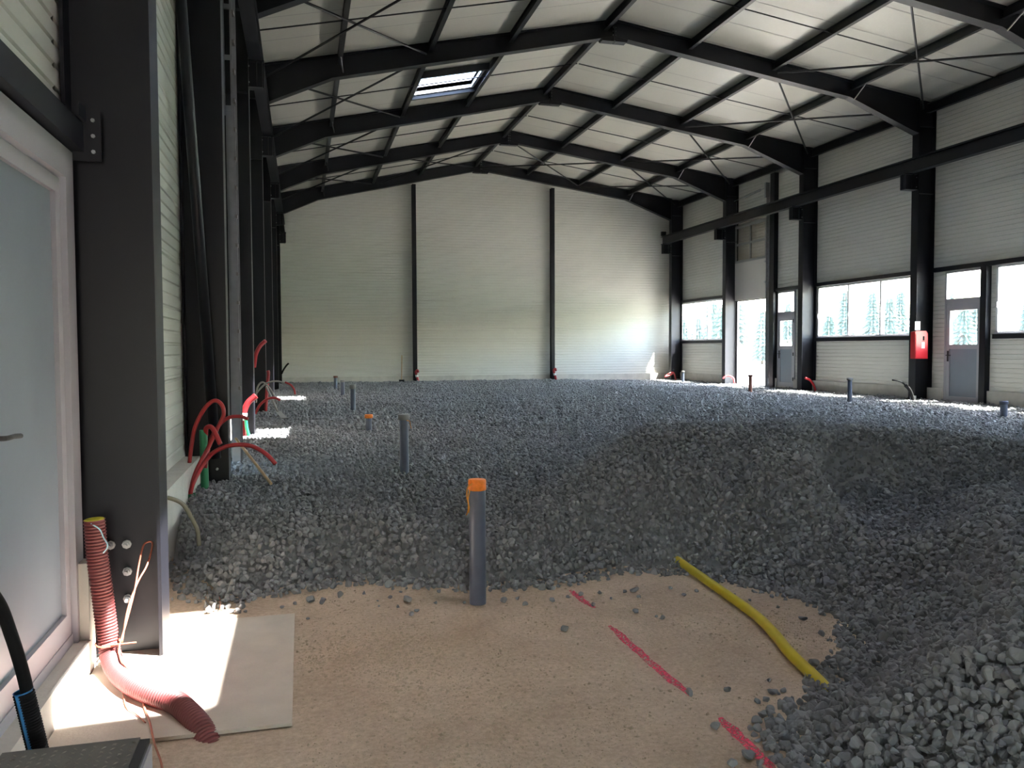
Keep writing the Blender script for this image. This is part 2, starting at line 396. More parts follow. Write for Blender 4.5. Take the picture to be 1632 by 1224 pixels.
for i, y in enumerate(FR):
    top = zt(XLI)-.02
    lab = ['big dark steel column beside the grey door at the left edge', 'second dark steel column on the left, behind the red and green conduits',
           'third dark steel column on the left, behind the thick red conduit', 'fourth dark steel column along the left wall, hoses at its foot', 'fifth dark steel column along the left wall',
           'sixth dark steel column along the left wall', 'dark steel column in the far left corner by the back wall'][i]
    t = i_col('steel_column', lab, -1, (XLI, y, .012 if i == 0 else 0), .37, top-(.012 if i == 0 else 0), 'steel columns on the left wall')
    if i == 0:
        for (bx, bz) in ((-.815, .53), (-.815, .40), (-.815, .27), (-.885, .53)):
            q = MB(); q.tube([(bx, y-.005, bz), (bx, y-.016, bz), (bx, y-.016, bz), (bx, y-.034, bz), (bx, y-.034, bz), (bx, y-.055, bz)], .009, 8, True, [.021, .021, .015, .015, .009, .009]); q.build('bolt', GALV, t)
    if i == 1:
        for (bx, bz) in ((-.76, .47), (-.76, .36)):
            q = MB(); q.tube([(bx, y-.005, bz), (bx, y-.03, bz)], .011, 8); q.build('bolt', GALV, t)
for i in range(2, 7):
    lab = {2: 'dark steel column on the right wall outside the view', 3: 'thick dark right-hand column carrying the red extinguisher cabinet', 4: 'dark right-hand column between the wide window and the person door',
           5: 'dark right-hand column between the sectional door and the far window', 6: 'dark steel column in the far right corner by the back wall'}[i]
    i_col('steel_column', lab, 1, (XRI, FR[i], 0), .46, zt(XRI)-.02, 'steel columns on the right wall')

# ------------------------------------------------------------------ rafters
def rafter(side, y, label):
    t = thing('steel_rafter', label, 'rafter', (XRG, y, ZRG), 'steel roof rafters'); e = .008
    if side < 0:
        top = [(XLI+.003, zt(XLI)), (XRG-.016, zt(XRG-.016))]; bot = [(XLI+.01, 6.02), (.65, 6.6), (XRG-.016, zt(XRG)-.35)]
    else:
        top = [(XRI-.003, zt(XRI)), (XRG+.016, zt(XRG+.016))]; bot = [(XRI-.01, 6.36), (12.0, 7.06), (XRG+.016, zt(XRG)-.35)]
    q = MB(); q.prism([top[0], top[1], bot[2], bot[1], bot[0], (top[0][0], bot[0][1])], y-.006, y+.006); q.build('web', STEEL, t)
    def strip(P, th):
        r = MB()
        for a, b in zip(P, P[1:]): r.prism([a, b, (b[0], b[1]+th), (a[0], a[1]+th)], y-.1, y+.1)
        return r
    strip(top, -.018).build('top_flange', STEEL, t); strip(bot, .02).build('bottom_flange', STEEL, t)
    q = MB(); x = XRG+side*.008; q.box((x-.008, y-.11, 7.8), (x+.008, y+.11, ZRG-.01)); q.build('end_plate', STEEL, t)
    q = MB(); q.prism([(XRG+side*.016, 7.9), (XRG+side*.30, 7.9-(.06 if side < 0 else .04)), (XRG+side*.27, 7.79), (XRG+side*.016, 7.79)][::side], y-.09, y+.09); q.build('apex_gusset', STEEL, t)
    for kz in (7.84, 7.92, 8.0, 8.08, 8.16):
        q = MB(); xx = XRG+side*.016
        q.tube([(xx, y-.07, kz), (xx+side*.016, y-.07, kz)], .013, 6)
        q.build('bolt', GALV, t)
    return t
names_f = ['first', 'second', 'third', 'fourth', 'fifth', 'sixth', 'seventh']
where = ['nearest the camera, out of view', 'in the frame above the top edge of the view', 'in the frame cut by the top edge of the photo', 'in the nearest complete frame', 'in the second complete frame', 'in the third complete frame', 'in the frame against the back wall']
for i, y in enumerate(FR):
    if i == 0: continue
    for s, nm in ((-1, 'left'), (1, 'right')):
        rafter(s, y, 'dark steel %s-hand rafter %s' % (nm, where[i]))

# ------------------------------------------------------------------ purlins, eave beams, sag rods, bracing
ROWS = [.0]*0
rown = ['first row from the left wall', 'second row from the left wall', 'third row from the left wall', 'row along ridge',
        'first row right of ridge', 'second row right of ridge', 'third row right of ridge']
bayn = ['bay above the entrance', 'bay over the second column', 'bay cut by the top edge', 'bay of the bright skylight', 'bay before the last', 'last bay by the back wall']
YS = FR[:-1]
def ibeam(m, x, y0, y1, z1, h, wd, tf=.01, tw=.007, dz=0):
    m.box((x-wd/2, y0, z1-tf), (x+wd/2, y1, z1)).box((x-wd/2, y0, z1-h), (x+wd/2, y1, z1-h+tf)).box((x-tw/2, y0, z1-h+tf), (x+tw/2, y1, z1-tf)); return m
for b in range(6):
    y0, y1 = FR[b]+.008, FR[b+1]-.008
    for k, x in enumerate(PUR):
        mb = MB(); ibeam(mb, x, y0, y1, zt(x)-.002-.012, .17, .085)
        o = mb.build('purlin', PURL, None, off=(x, y0, zt(x)-.1))
        tag(o, 'dark steel purlin, %s, %s' % (rown[k], bayn[b]), 'purlin', 'roof purlins')
    for x, nm in ((-.92, 'left'), (14.18, 'right')):
        mb = MB(); ibeam(mb, x, y0-.008, y1+.008, zt(x)-.03, .22, .1)
        o = mb.build('eave_beam', PURL, None, off=(x, y0, zt(x)-.1))
        tag(o, 'dark eave beam on top of the %s wall, %s' % (nm, bayn[b]), 'beam', 'eave beams')
def rod(pts, r, label, group, name='brace_rod', cat='brace', mt=PURL):
    mb = MB(); mb.tube(pts, r, 6); o = mb.build(name, mt, None, off=pts[0]); tag(o, label, cat, group); return o
for b in range(1, 6):
    y0, y1 = FR[b], FR[b+1]; ym = (y0+y1)/2
    rod([(-.8, ym, zt(-.8)-.13), (XRG-.02, ym, zt(XRG)-.13)], .013, 'thin sag rod across the left slope, %s' % bayn[b], 'sag rods', 'sag_rod', 'rod')
    rod([(14.1, ym, zt(14.1)-.13), (XRG+.02, ym, zt(XRG)-.13)], .013, 'thin sag rod across the right slope, %s' % bayn[b], 'sag rods', 'sag_rod', 'rod')
    pans = [(-.55, 2.45, 'left eave'), (10.2, 14.0, 'right eave')]
    if b == 5: pans += [(2.62, 6.1, 'left of the ridge'), (6.3, 10.05, 'right of the ridge')]
    for xa, xb, nm in pans:
        for (p, q, dn) in (((xa, y0+.05), (xb, y1-.05), 'rising one way'), ((xa, y1-.05), (xb, y0+.05), 'crossing it')):
            dz = .20 if dn == 'rising one way' else .235
            rod([(p[0], p[1], zt(p[0])-dz), (q[0], q[1], zt(q[0])-dz)], .023, 'diagonal roof rod %s, %s, %s' % (nm, dn, bayn[b]), 'roof bracing rods')
for i in range(2, 7):
    y = FR[i]
    rod([(12.1, y-.5, zt(12.1)-.18), (12.1, y-.1, zt(12.1)-.42)], .016, 'short pale fly brace, right slope, %s' % where[i][3:], 'fly braces', 'fly_brace', 'brace', EDGE)
    rod([(.79, y-.45, zt(.79)-.18), (.85, y-.1, zt(.85)-.36)], .016, 'short fly brace, left slope, %s' % where[i][3:], 'fly braces', 'fly_brace', 'brace')

# crane beam along the right columns
t = thing('crane_beam', 'long dark crane runway beam resting on the right-hand column brackets', 'beam', (13.66, 8, 5.452))
mb = MB(); ibeam(mb, 13.66, 6.0, 29.42, 5.752, .30, .17, .014, .01); mb.build('beam', STEEL, t)
mb = MB(); mb.box((13.63, 6.0, 5.752), (13.69, 29.42, 5.79)); mb.build('rail', STEEL, t)
mb = MB(); mb.box((13.57, 29.3, 5.79), (13.75, 29.4, 5.95)); mb.build('end_stop', STEEL, t)

t = thing('crane_beam', 'dark crane runway beam along the left columns, seen nearly end on', 'beam', (-.56, 8, 5.452))
mb = MB(); ibeam(mb, -.56, 6.0, 29.3, 5.752, .30, .17, .014, .01); mb.build('beam', STEEL, t)
mb = MB(); mb.box((-.59, 6.0, 5.752), (-.53, 29.3, 5.79)); mb.build('rail', STEEL, t)

# gable posts
for x, lab in ((4.0, 'slim dark steel post on the back wall, left of centre'), (9.22, 'slim dark steel post on the back wall, right of centre')):
    t = thing('gable_post', lab, 'post', (x, 29.56, 0), 'posts on the back wall'); z1 = zt(x)-.37
    q = MB(); q.box((x-.07, 29.49, 0), (x+.07, 29.5, z1)); q.build('front_flange', STEEL, t)
    q = MB(); q.box((x-.005, 29.5, 0), (x+.005, 29.66, z1)); q.build('web', STEEL, t)
    q = MB(); q.box((x-.07, 29.66, 0), (x+.07, 29.67, z1)); q.build('back_flange', STEEL, t)

# dark rails of the right wall
def wall_rail(name, lab, a, b): 
    q = MB(); q.box(a, b); o = q.build(name, STEEL, None, off=a); tag(o, lab, 'rail', 'dark rails on the right wall'); return o
X0 = XR-.10
for y0, y1, nm, nm2 in ((25.12, 29.0, 'far', 'far window'), (16.3, 20.48, 'mid', 'wide middle window'), (12.2, 14.28, 'near', 'right-hand window')):
    if nm != 'near':
        wall_rail('window_rail', 'dark steel rail over the %s' % nm2, (X0, y0, ZH+.02), (XR-.005, y1, ZH+.12))
    wall_rail('window_rail', 'dark steel rail under the %s' % nm2, (X0, y0, ZS0), (XR-.005, y1, ZS1-.01))
wall_rail('window_rail', 'dark steel rail over the near person door and right-hand window', (X0, 12.2, ZH+.02), (XR-.005, 16.02, ZH+.12))
wall_rail('window_rail', 'dark steel rail over the far person door', (X0, 20.8, ZH+.02), (XR-.005, 22.52, ZH+.12))
q = MB(); q.box((XR-.15, 22.53, 0), (XR-.005, 22.77, zt(XR)-.26)); o = q.build('door_post', STEEL, None, off=(XR-.1, 22.65, 0)); tag(o, 'tall dark steel post between sectional door and far person door', 'post')
q = MB(); q.box((XR-.14, 14.42, 0), (XR-.005, 14.58, ZH+.02)); o = q.build('door_post', STEEL, None, off=(XR-.1, 14.5, 0)); tag(o, 'dark steel post between near person door and right-hand window', 'post')

# ------------------------------------------------------------------ windows
for i, (nm, a, b, mul) in enumerate(wins):
    t = struct_empty('window_%d' % (i+1), (XR, a, ZS1)); z0, z1 = ZS1, ZH+.02; f = .055; xa, xb = XR-.02, XR+.06
    q = MB(); q.box((xa, a, z0), (xb, b, z0+f)).box((xa, a, z1-f), (xb, b, z1)).box((xa, a, z0), (xb, a+f, z1)).box((xa, b-f, z0), (xb, b, z1))
    for y in mul: q.box((xa, y-.03, z0+f), (xb, y+.03, z1-f))
    q.box((xa-.03, a, z0-.01), (xb, b, z0+.012))
    q.build('window_frame', PVCW, t)
    ed = [a]+mul+[b]
    for y0, y1 in zip(ed, ed[1:]):
        q = MB(); q.box((XR+.04, y0+.03, z0+.04), (XR+.046, y1-.03, z1-.04)); q.build('pane', GLASS, t)
        q = MB(); yy = y1-.05; q.box((xa-.035, yy-.012, z0+.55), (xa-.02, yy+.012, z0+.67)).box((xa-.02, yy-.01, z0+.6), (xa, yy+.01, z0+.64)); q.build('handle', ALU, t)

# ------------------------------------------------------------------ person doors on the right wall
for i, (a, b) in enumerate(doors):
    t = struct_empty('door_%d' % (i+2), (XR, a, .22)); z0 = .26 if i == 0 else .2; xa, xb = XR-.04, XR+.05; fr = .05
    zl = 2.44
    q = MB(); q.box((xa, a, z0), (xb, a+fr, ZH+.01)).box((xa, b-fr, z0), (xb, b, ZH+.01)).box((xa, a, ZH-.04), (xb, b, ZH+.01)).box((xa, a, zl), (xb, b, zl+.1)).box((xa, a, z0), (xb, b, z0+.03))
    q.build('door_frame', ALU, t)
    q = MB(); q.box((XR+.02, a+.04, zl+.09), (XR+.026, b-.04, ZH-.03)); q.build('transom_pane', GLASS, t)
    q = MB(); st = .1; ya, yb = a+fr, b-fr; q.box((xa+.01, ya, z0+.03), (xb-.01, ya+st, zl)).box((xa+.01, yb-st, z0+.03), (xb-.01, yb, zl)).box((xa+.01, ya+st, zl-.17), (xb-.01, yb-st, zl)).box((xa+.01, ya+st, z0+.03), (xb-.01, yb-st, z0+.13)).box((xa+.01, ya+st, 1.40), (xb-.01, yb-st, 1.5))
    q.build('door_leaf', ALU, t)
    q = MB(); q.box((xa+.03, ya+st, z0+.13), (xb-.03, yb-st, 1.4)); q.build('door_panel', DOORP, t)
    q = MB(); q.box((XR+.02, ya+st, 1.5), (XR+.026, yb-st, zl-.17)); q.build('pane', GLASS, t)
    q = MB(); hy = yb-.06; q.box((xa-.005, hy-.018, 1.12), (xa+.01, hy+.018, 1.36)).box((xa-.05, hy-.01, 1.25), (xa, hy+.01, 1.27)).box((xa-.05, hy-.13, 1.25), (xa-.035, hy+.01, 1.27)); q.build('door_handle', LAM, t)
    for hz in (.45, 1.2, 2.2):
        q = MB(); q.tube([(xa-.012, ya, hz), (xa-.012, ya, hz+.1)], .014, 8); q.build('hinge', LAM, t)

# sectional door lifted above its opening
t = struct_empty('door_4', (XR, OP0, 3.0)); xs = XR-.09
q = MB(); q.box((xs, OP0-.02, 3.03), (xs+.04, OP1-.05, 4.28)); q.build('door_panel', mat('sectional_panel', (.52, .50, .46), .5), t)
q = MB(); ya, yb = OP0-.02, OP1-.05; ym = (ya+yb)/2
for z0, z1 in ((4.28, 4.36), (4.86, 4.93), (5.44, 5.54)): q.box((xs, ya, z0), (xs+.04, yb, z1))
for y0 in (ya, ym-.03, yb-.06): q.box((xs, y0, 4.28), (xs+.04, y0+.06, 5.54))
q.build('glazing_frame', mat('sectional_frame', (.30, .30, .29), .5), t)
for z0 in (4.36, 4.93):
    for y0 in (ya+.06, ym+.03):
        q = MB(); q.box((xs+.015, y0, z0), (xs+.02, y0+(yb-ya)/2-.09, z0+.51)); q.build('pane', DGLS, t)
for y, nm in ((OP1-.02, 1), (OP0-.12, 0)):
    q = MB(); q.box((xs-.05, y, .24), (xs+.08, y+.012, 6.35)).box((xs+.03, y-.03, .24), (xs+.04, y+.05, 6.35)); q.build('door_track', GALV, t)
    q = MB(); q.box((xs-.1, y-.02, 6.15), (xs+.04, y+.06, 6.62)); q.build('bearing_plate', GALV, t)
q = MB(); q.tube([(xs-.04, OP0-.15, 6.48), (xs-.04, OP1, 6.38)], .014, 8); q.build('shaft', GALV, t)
pp = []; 
for k in range(240):
    u = k/239; a = u*2*PI*30; pp.append((xs-.04+math.cos(a)*.035, OP0+.25+u*.9, 6.46-u*.05+math.sin(a)*.035))
q = MB(); q.tube(pp, .006, 5); q.build('spring', GALV, t)
for zz in (3.5, 4.15, 4.9):
    q = MB(); q.box((xs-.02, OP0-.03, zz), (xs, OP0+.05, zz+.05)); q.build('roller_bracket', GALV, t)
q = MB(); q.box((XR-.06, OP0-.02, 3.0), (XR+.02, OP1, 3.05)); q.build('head_trim', STEEL, t)

# ------------------------------------------------------------------ grey person door at the left
t = struct_empty('door_1', (XL, 2.86, .155)); xa, xb = XL-.06, XL+.055
q = MB(); q.box((xa, 3.93, .155), (xb, 4.05, 2.33)).box((xa, 2.84, .155), (xb, 2.95, 2.33)).box((xa, 2.95, 2.2), (xb, 3.93, 2.33)).box((xa, 2.95, .155), (xb-.02, 3.93, .2))
q.build('door_frame', ALU, t)
x1 = XL+.03; q = MB(); q.box((xa, 3.86, .2), (x1, 3.925, 2.19)).box((xa, 2.955, .2), (x1, 3.02, 2.19)).box((xa, 3.02, 2.125), (x1, 3.86, 2.19)).box((xa, 3.02, .2), (x1, 3.86, .3))
q.build('door_leaf', ALU, t)
q = MB(); q.box((xa+.02, 3.02, .3), (x1-.02, 3.86, 2.125)); q.build('door_panel', DOORP, t)
q = MB(); q.box((x1, 3.0, 1.05), (x1+.008, 3.03, 1.25)); q.tube(smooth_path([(x1, 3.02, 1.16), (x1+.05, 3.02, 1.16), (x1+.055, 3.08, 1.16), (x1+.055, 3.15, 1.155)], 5), .009, 8); q.build('door_handle', LAM, t)
t = thing('header_rail', 'dark steel header rail above the grey door at the left edge', 'rail', (XL+.05, 4.0, 2.36))
q = MB(); q.box((XL+.01, .6, 2.34), (XL+.1, 4.06, 2.46)); q.build('rail', STEEL, t)
q = MB(); q.box((XL+.03, 4.06, 2.30), (XL+.17, 4.075, 2.52)).box((XL+.1, 3.94, 2.47), (XL+.112, 4.06, 2.53)); q.build('bracket', STEEL, t)
for z in (2.34, 2.41, 2.48):
    q = MB(); q.tube([(XL+.14, 4.06, z), (XL+.14, 4.05, z)], .009, 6); q.build('bolt', GALV, t)

# galvanised door track and leaning tie on the left
t = thing('door_track', 'tall galvanised door track with slots standing behind the second left column', 'track', (-.66, 8.75, .2))
TRK = mat('dull_galvanised', (.20, .205, .22), .5, .3, .1, 10)
q = MB(); q.box((-.70, 8.75, .2), (-.612, 8.765, 3.9)).box((-.617, 8.75, .2), (-.612, 8.80, 3.9)); q.build('angle', TRK, t)
q = MB(); q.box((-.655, 8.84, .2), (-.650, 8.9, 6.2)).box((-.650, 8.895, .2), (-.60, 8.9, 6.2)); q.build('runner', TRK, t)
for k in range(18):
    q = MB(); z = .75+k*.29; q.box((-.628, 8.735, z), (-.606, 8.83, z+.035)); q.build('clip', EDGE, t)
q = MB(); q.box((-.72, 8.74, 3.8), (-.70, 8.75, 6.6)).box((-.645, 8.74, 3.8), (-.625, 8.75, 6.6))
for k in range(6): q.box((-.70, 8.74, 3.85+k*.5), (-.645, 8.75, 3.90+k*.5))
q.build('slotted_rail', TRK, t)
q = MB(); q.tube([(-.74, 7.55, .5), (-.93, 7.3, 4.6), (-.96, 7.24, 5.8)], .045, 12); o = q.build('leaning_tie', STEEL, None, True, off=(-.74, 7.55, .5)); tag(o, 'slim dark steel tube leaning in front of the second left column', 'tube')

# ------------------------------------------------------------------ gravel bed
EDGEP = [(-.93, 5.83), (-.8, 5.45), (-.66, 5.08), (-.43, 4.78), (-.236, 4.96), (-.02, 4.98), (.284, 5.12), (.5, 4.96), (.784, 4.83), (1.05, 4.75), (1.33, 4.70), (1.73, 4.78), (2.05, 4.84), (2.32, 4.75),
         (2.6, 4.45), (2.78, 4.05), (2.81, 3.72), (2.5, 3.30), (2.13, 2.99), (1.83, 2.80), (1.66, 2.62), (1.6, 2.42), (1.62, 2.1), (1.7, 1.6), (1.8, .9)]
POLY = np.array(EDGEP+[(14.4, .9), (14.4, 29.8), (-.95, 29.8)])
EP = np.array(EDGEP)
def edge_dist(x, y):
    d = np.full(x.shape, 1e9)
    for (ax, ay), (bx, by) in zip(EP[:-1], EP[1:]):
        vx, vy = bx-ax, by-ay; t_ = np.clip(((x-ax)*vx+(y-ay)*vy)/(vx*vx+vy*vy), 0, 1)
        d = np.minimum(d, np.hypot(x-ax-t_*vx, y-ay-t_*vy))
    return d
def inside(x, y):
    c = np.zeros(x.shape, bool); n = len(POLY)
    for i in range(n):
        (ax, ay), (bx, by) = POLY[i], POLY[(i+1) % n]
        if ay == by: continue
        c ^= ((ay > y) != (by > y)) & (x < (bx-ax)*(y-ay)/(by-ay)+ax)
    return c
CREST = [([(1.75,5.35,.30),(2.05,5.75,.48),(2.4,6.05,.64),(2.95,6.3,.78),(3.6,6.25,.80),(4.2,6.05,.80),(4.9,5.65,.78),(5.4,5.0,.72),(6.4,4.3,.6)], .26),   # long crest of the heap
 ([(3.05,6.0,.72),(2.78,5.4,.66),(2.58,4.75,.62),(2.47,4.2,.54),(2.42,3.85,.42),(2.42,3.6,.26)], .14),       # first tongue
 ([(3.7,6.0,.76),(3.4,5.4,.68),(3.15,4.75,.66),(3.02,4.3,.60),(3.0,3.85,.52),(3.2,3.5,.48)], .15),           # second tongue
 ([(5.3,5.2,.60),(4.6,4.3,.56),(3.9,3.7,.52),(3.3,3.3,.50),(2.85,2.75,.48),(2.4,2.2,.42),(2.1,1.5,.40)], .26)]   # third
HOLES = [([(3.05,5.5,.42),(2.88,4.9,.32),(2.78,4.4,.24),(2.72,3.9,.18),(2.75,3.5,.16)], .13), ([(4.35,5.2,.34),(4.15,4.9,.28),(3.75,4.45,.28),(3.5,4.1,.30)], .2), ([(2.35,4.9,.30),(2.2,4.6,.22)], .14),
 ([(2.6,3.2,.20),(2.85,3.4,.22)], .13), ([(1.45,5.6,.19),(1.62,5.95,.24),(1.95,6.4,.27),(2.3,6.9,.28)], .2), ([(4.9,4.9,.33)], .25)]
FLAT = [((2.9,1.9,.60), .38), ((3.6,2.6,.62), .42), ((4.5,3.3,.62), .45), ((5.4,4.0,.62), .45), ((2.5,1.2,.56), .35), ((4.2,1.9,.62), .6), ((5.8,2.8,.6), .7), ((3.2,1,.6), .5), ((-.59,5.6,.24), .3), ((-.1,5.55,.28), .3), ((.44,5.5,.36), .28), ((.62,6.3,.27), .35), ((.98,5.3,.20), .25), ((.2,6.6,.27), .4), ((-.5,7.2,.27), .4), ((1.2,7.2,.27), .5)]
CTRL = []
for chain, sg in CREST+HOLES:
    for a, b in zip(chain, chain[1:] or chain):
        for u in (0, .34, .67): CTRL.append(tuple(a[i]+(b[i]-a[i])*u for i in range(3))+(sg,))
    CTRL.append(chain[-1]+(sg,))
CTRL += [p+(sg,) for p, sg in FLAT]
def height(x, y):
    x = np.asarray(x, float); y = np.asarray(y, float)
    base = .27-.06*np.clip((x-9)/3, 0, 1)
    s = np.full(x.shape, .16); acc = base*s
    for cx, cy, cz, sg in CTRL:
        wgt = np.exp(-((x-cx)**2+(y-cy)**2)/(2*sg**2)); s = s+wgt*3; acc = acc+wgt*3*cz
    h = acc/s
    nz = .018*np.sin(x*3.1+1.3*np.sin(y*1.7))*np.cos(y*2.7+np.sin(x*2.3))+.010*np.sin(x*7.3+y*3.1)*np.sin(y*8.1-x*2)
    e = edge_dist(x, y); ramp = 1-np.exp(-e/.42)
    return np.minimum(h+nz, .012+e*.62)*np.clip(ramp*1.25, 0, 1)
def stone_mesh(k, n=16):
    r = random.Random(k*13+1); b = bmesh.new(); sx, sy, sz = r.uniform(.92, 1.12), r.uniform(.8, .95), r.uniform(.7, .85)
    for i in range(n):
        v = Vector((r.uniform(-1, 1), r.uniform(-1, 1), r.uniform(-1, 1))).normalized()
        c = max(abs(v.x), abs(v.y), abs(v.z)); v = v*(1-.55*(1-c))*(1/(c**.45))*r.uniform(.88, 1.02)
        b.verts.new((v.x*sx*.5, v.y*sy*.5, v.z*sz*.5))
    res = bmesh.ops.convex_hull(b, input=b.verts)
    bmesh.ops.delete(b, geom=list({g for g in res['geom_interior']+res['geom_unused'] if isinstance(g, bmesh.types.BMVert)}), context='VERTS')
    bmesh.ops.dissolve_limit(b, angle_limit=.35, verts=b.verts, edges=b.edges)
    bmesh.ops.bevel(b, geom=list(b.edges), offset=.05, segments=1, affect='EDGES', profile=.5)
    me = bpy.data.meshes.new('loose_stone'); b.to_mesh(me); b.free(); me.materials.append(STONE); return me
SM = [stone_mesh(k) for k in range(9)]

LS = [(1.294,3.958,.060,'egg-shaped grey stone standing alone on the sand right of the capped pipe'),]
def inv(px, py, z=0):                                # a measured spot of the photo to its place on the sand
    d = fw+r2*((px-816)/FPX)-u2*((py-612)/FPX); q = (z-EYE)/d.z; p = d*q; return p.x, p.y, p.dot(fw)
spots = [(900,1006,15,'egg-shaped grey stone lying alone on the sand below the pink dash'),(1097,1108,18,'cube-like grey stone at the lower end of the long pink dash'),(1160,1101,14,'grey stone alone on sand, midway between long pink dash and yellow pipe end'),
 (1140,1160,18,'flat grey stone at the upper end of the shortest pink dash'),(1192,1208,28,'largest dark angular stone touching the pink line at the bottom edge'),(1167,1222,21,'dark stone cut by the bottom edge left of the pink line'),
 (1211,1219,17,'dark stone cut by the bottom edge right on the pink line'),(1232,1106,18,'wide blocky stone left of the yellow pipe end'),(1207,1121,13,'smaller left stone of the touching pair below the blocky stone'),(1221,1118,13,'right stone of the touching pair below the blocky stone'),
 (1206,1153,20,'big stone at the left tip of the cluster by the near gravel foot'),(1223,1150,14,''),(1226,1138,20,''),(1226,1176,17,''),(1013,978,13,'grey stone on sand right of the short upper pink dash'),(1056,987,12,'grey stone on sand between pink dash and yellow pipe'),
 (1046,984,6,'tiny stone beside the grey one between pink dash and yellow pipe'),(945,965,9,'grey stone lying on the short upper pink dash'),(1018,952,8,'a'),(837,966,11,'a'),(880,958,11,'a'),(1069,939,9,'a'),(1011,943,15,'a'),(996,944,9,'a'),(956,946,10,'a'),
 (1169,951,11,'c'),(974,954,6,'a'),(1226,1086,9,'tiny stone on bare sand above the blocky stone'),(1308,1014,14,'c'),(1332,1013,17,'c'),(1346,998,12,'c'),(1280,988,14,'grey stone alone on sand right of the yellow pipe'),(1271,955,12,'c'),(1302,961,12,'c'),(1308,978,10,'c'),
 (1298,1063,19,'round dark stone touching the yellow pipe near its end'),(1173,930,10,'c'),(1221,938,6,'c'),(1316,966,10,'c'),(1339,1022,14,'c'),(664,975,9,'right stone of the pair on sand left of the capped pipe'),(656,981,11,'left stone of the pair on sand left of the capped pipe'),
 (634,968,7,'b'),(604,969,5,'b'),(336,974,8,'l'),(300,960,9,'l'),(274,956,8,'l'),(380,976,14,'l'),(370,976,9,'l'),(391,975,8,'l'),(803,961,14,'a'),(825,956,9,'a'),(491,986,7,'small dark stone at the corner of the concrete slab'),
 (514,961,14,'b'),(495,959,16,'b'),(543,954,15,'b'),(650,958,16,'b'),(694,962,8,'b'),(602,960,5,'b'),(622,955,9,'b'),(580,948,8,'b'),(450,968,8,'b'),(470,962,7,'b'),(740,962,7,'b'),(905,952,8,'a'),(925,948,10,'a'),(1090,950,9,'a'),(1110,944,8,'a'),(1195,958,7,'c'),(1240,968,8,'c'),
 (1255,948,8,'c'),(1325,1040,10,'c'),(1316,1060,9,'c'),(1245,1122,14,''),(1248,1102,12,''),(1236,1160,14,''),(1208,1184,13,''),(1222,1196,15,''),(1262,1118,13,'')]
LAB = {'': ('dark stone spilled onto the sand at the near gravel foot, below the yellow pipe end', 'stones spilled by the near gravel foot'),
       'a': ('small grey stone fallen in front of the gravel edge, between capped pipe and yellow pipe', 'stones between capped pipe and yellow pipe'),
       'b': ('small grey stone fallen on sand between the concrete slab and the capped pipe', 'stones between slab and capped pipe'),
       'c': ('grey stone scattered on the sand pocket right of the yellow pipe', 'stones right of the yellow pipe'),
       'l': ('small grey stone in front of the gravel, left of the concrete slab corner', 'stones near the column foot')}
loose = []
ORD = ['leftmost', 'second', 'third', 'fourth', 'fifth', 'sixth', 'seventh', 'eighth', 'ninth', 'tenth', 'eleventh', 'twelfth', 'thirteenth', 'fourteenth', 'fifteenth', 'sixteenth', 'seventeenth', 'eighteenth', 'nineteenth', 'twentieth', 'twenty-first', 'twenty-second', 'twenty-third', 'twenty-fourth', 'twenty-fifth', 'twenty-sixth']
rank = {}
for key in ('', 'a', 'b', 'c', 'l'):
    for k, j in enumerate(sorted([j for j, sp_ in enumerate(spots) if sp_[3] == key], key=lambda j: spots[j][0])): rank[j] = k
for i, (px, py, wpx, lab) in enumerate(spots):
    x, y, dep = inv(px, py); sz = wpx*dep/FPX
    o = bpy.data.objects.new('loose_stone', SM[i % 9]); COL.objects.link(o)
    o.scale = (sz*1.12,)*3; o.rotation_euler = (random.uniform(-.25, .25), random.uniform(-.25, .25), random.uniform(0, 6.28))
    o.location = (x, y, floor_z(x, y)+sz*.36)
    if lab in LAB: tag(o, 'grey loose stone, %s%s of the %s' % (ORD[rank[i]], '' if rank[i] == 0 else ' from left', LAB[lab][1]), 'stone', LAB[lab][1])
    else: tag(o, lab, 'stone', 'loose stones on the sand')
    loose.append(o)

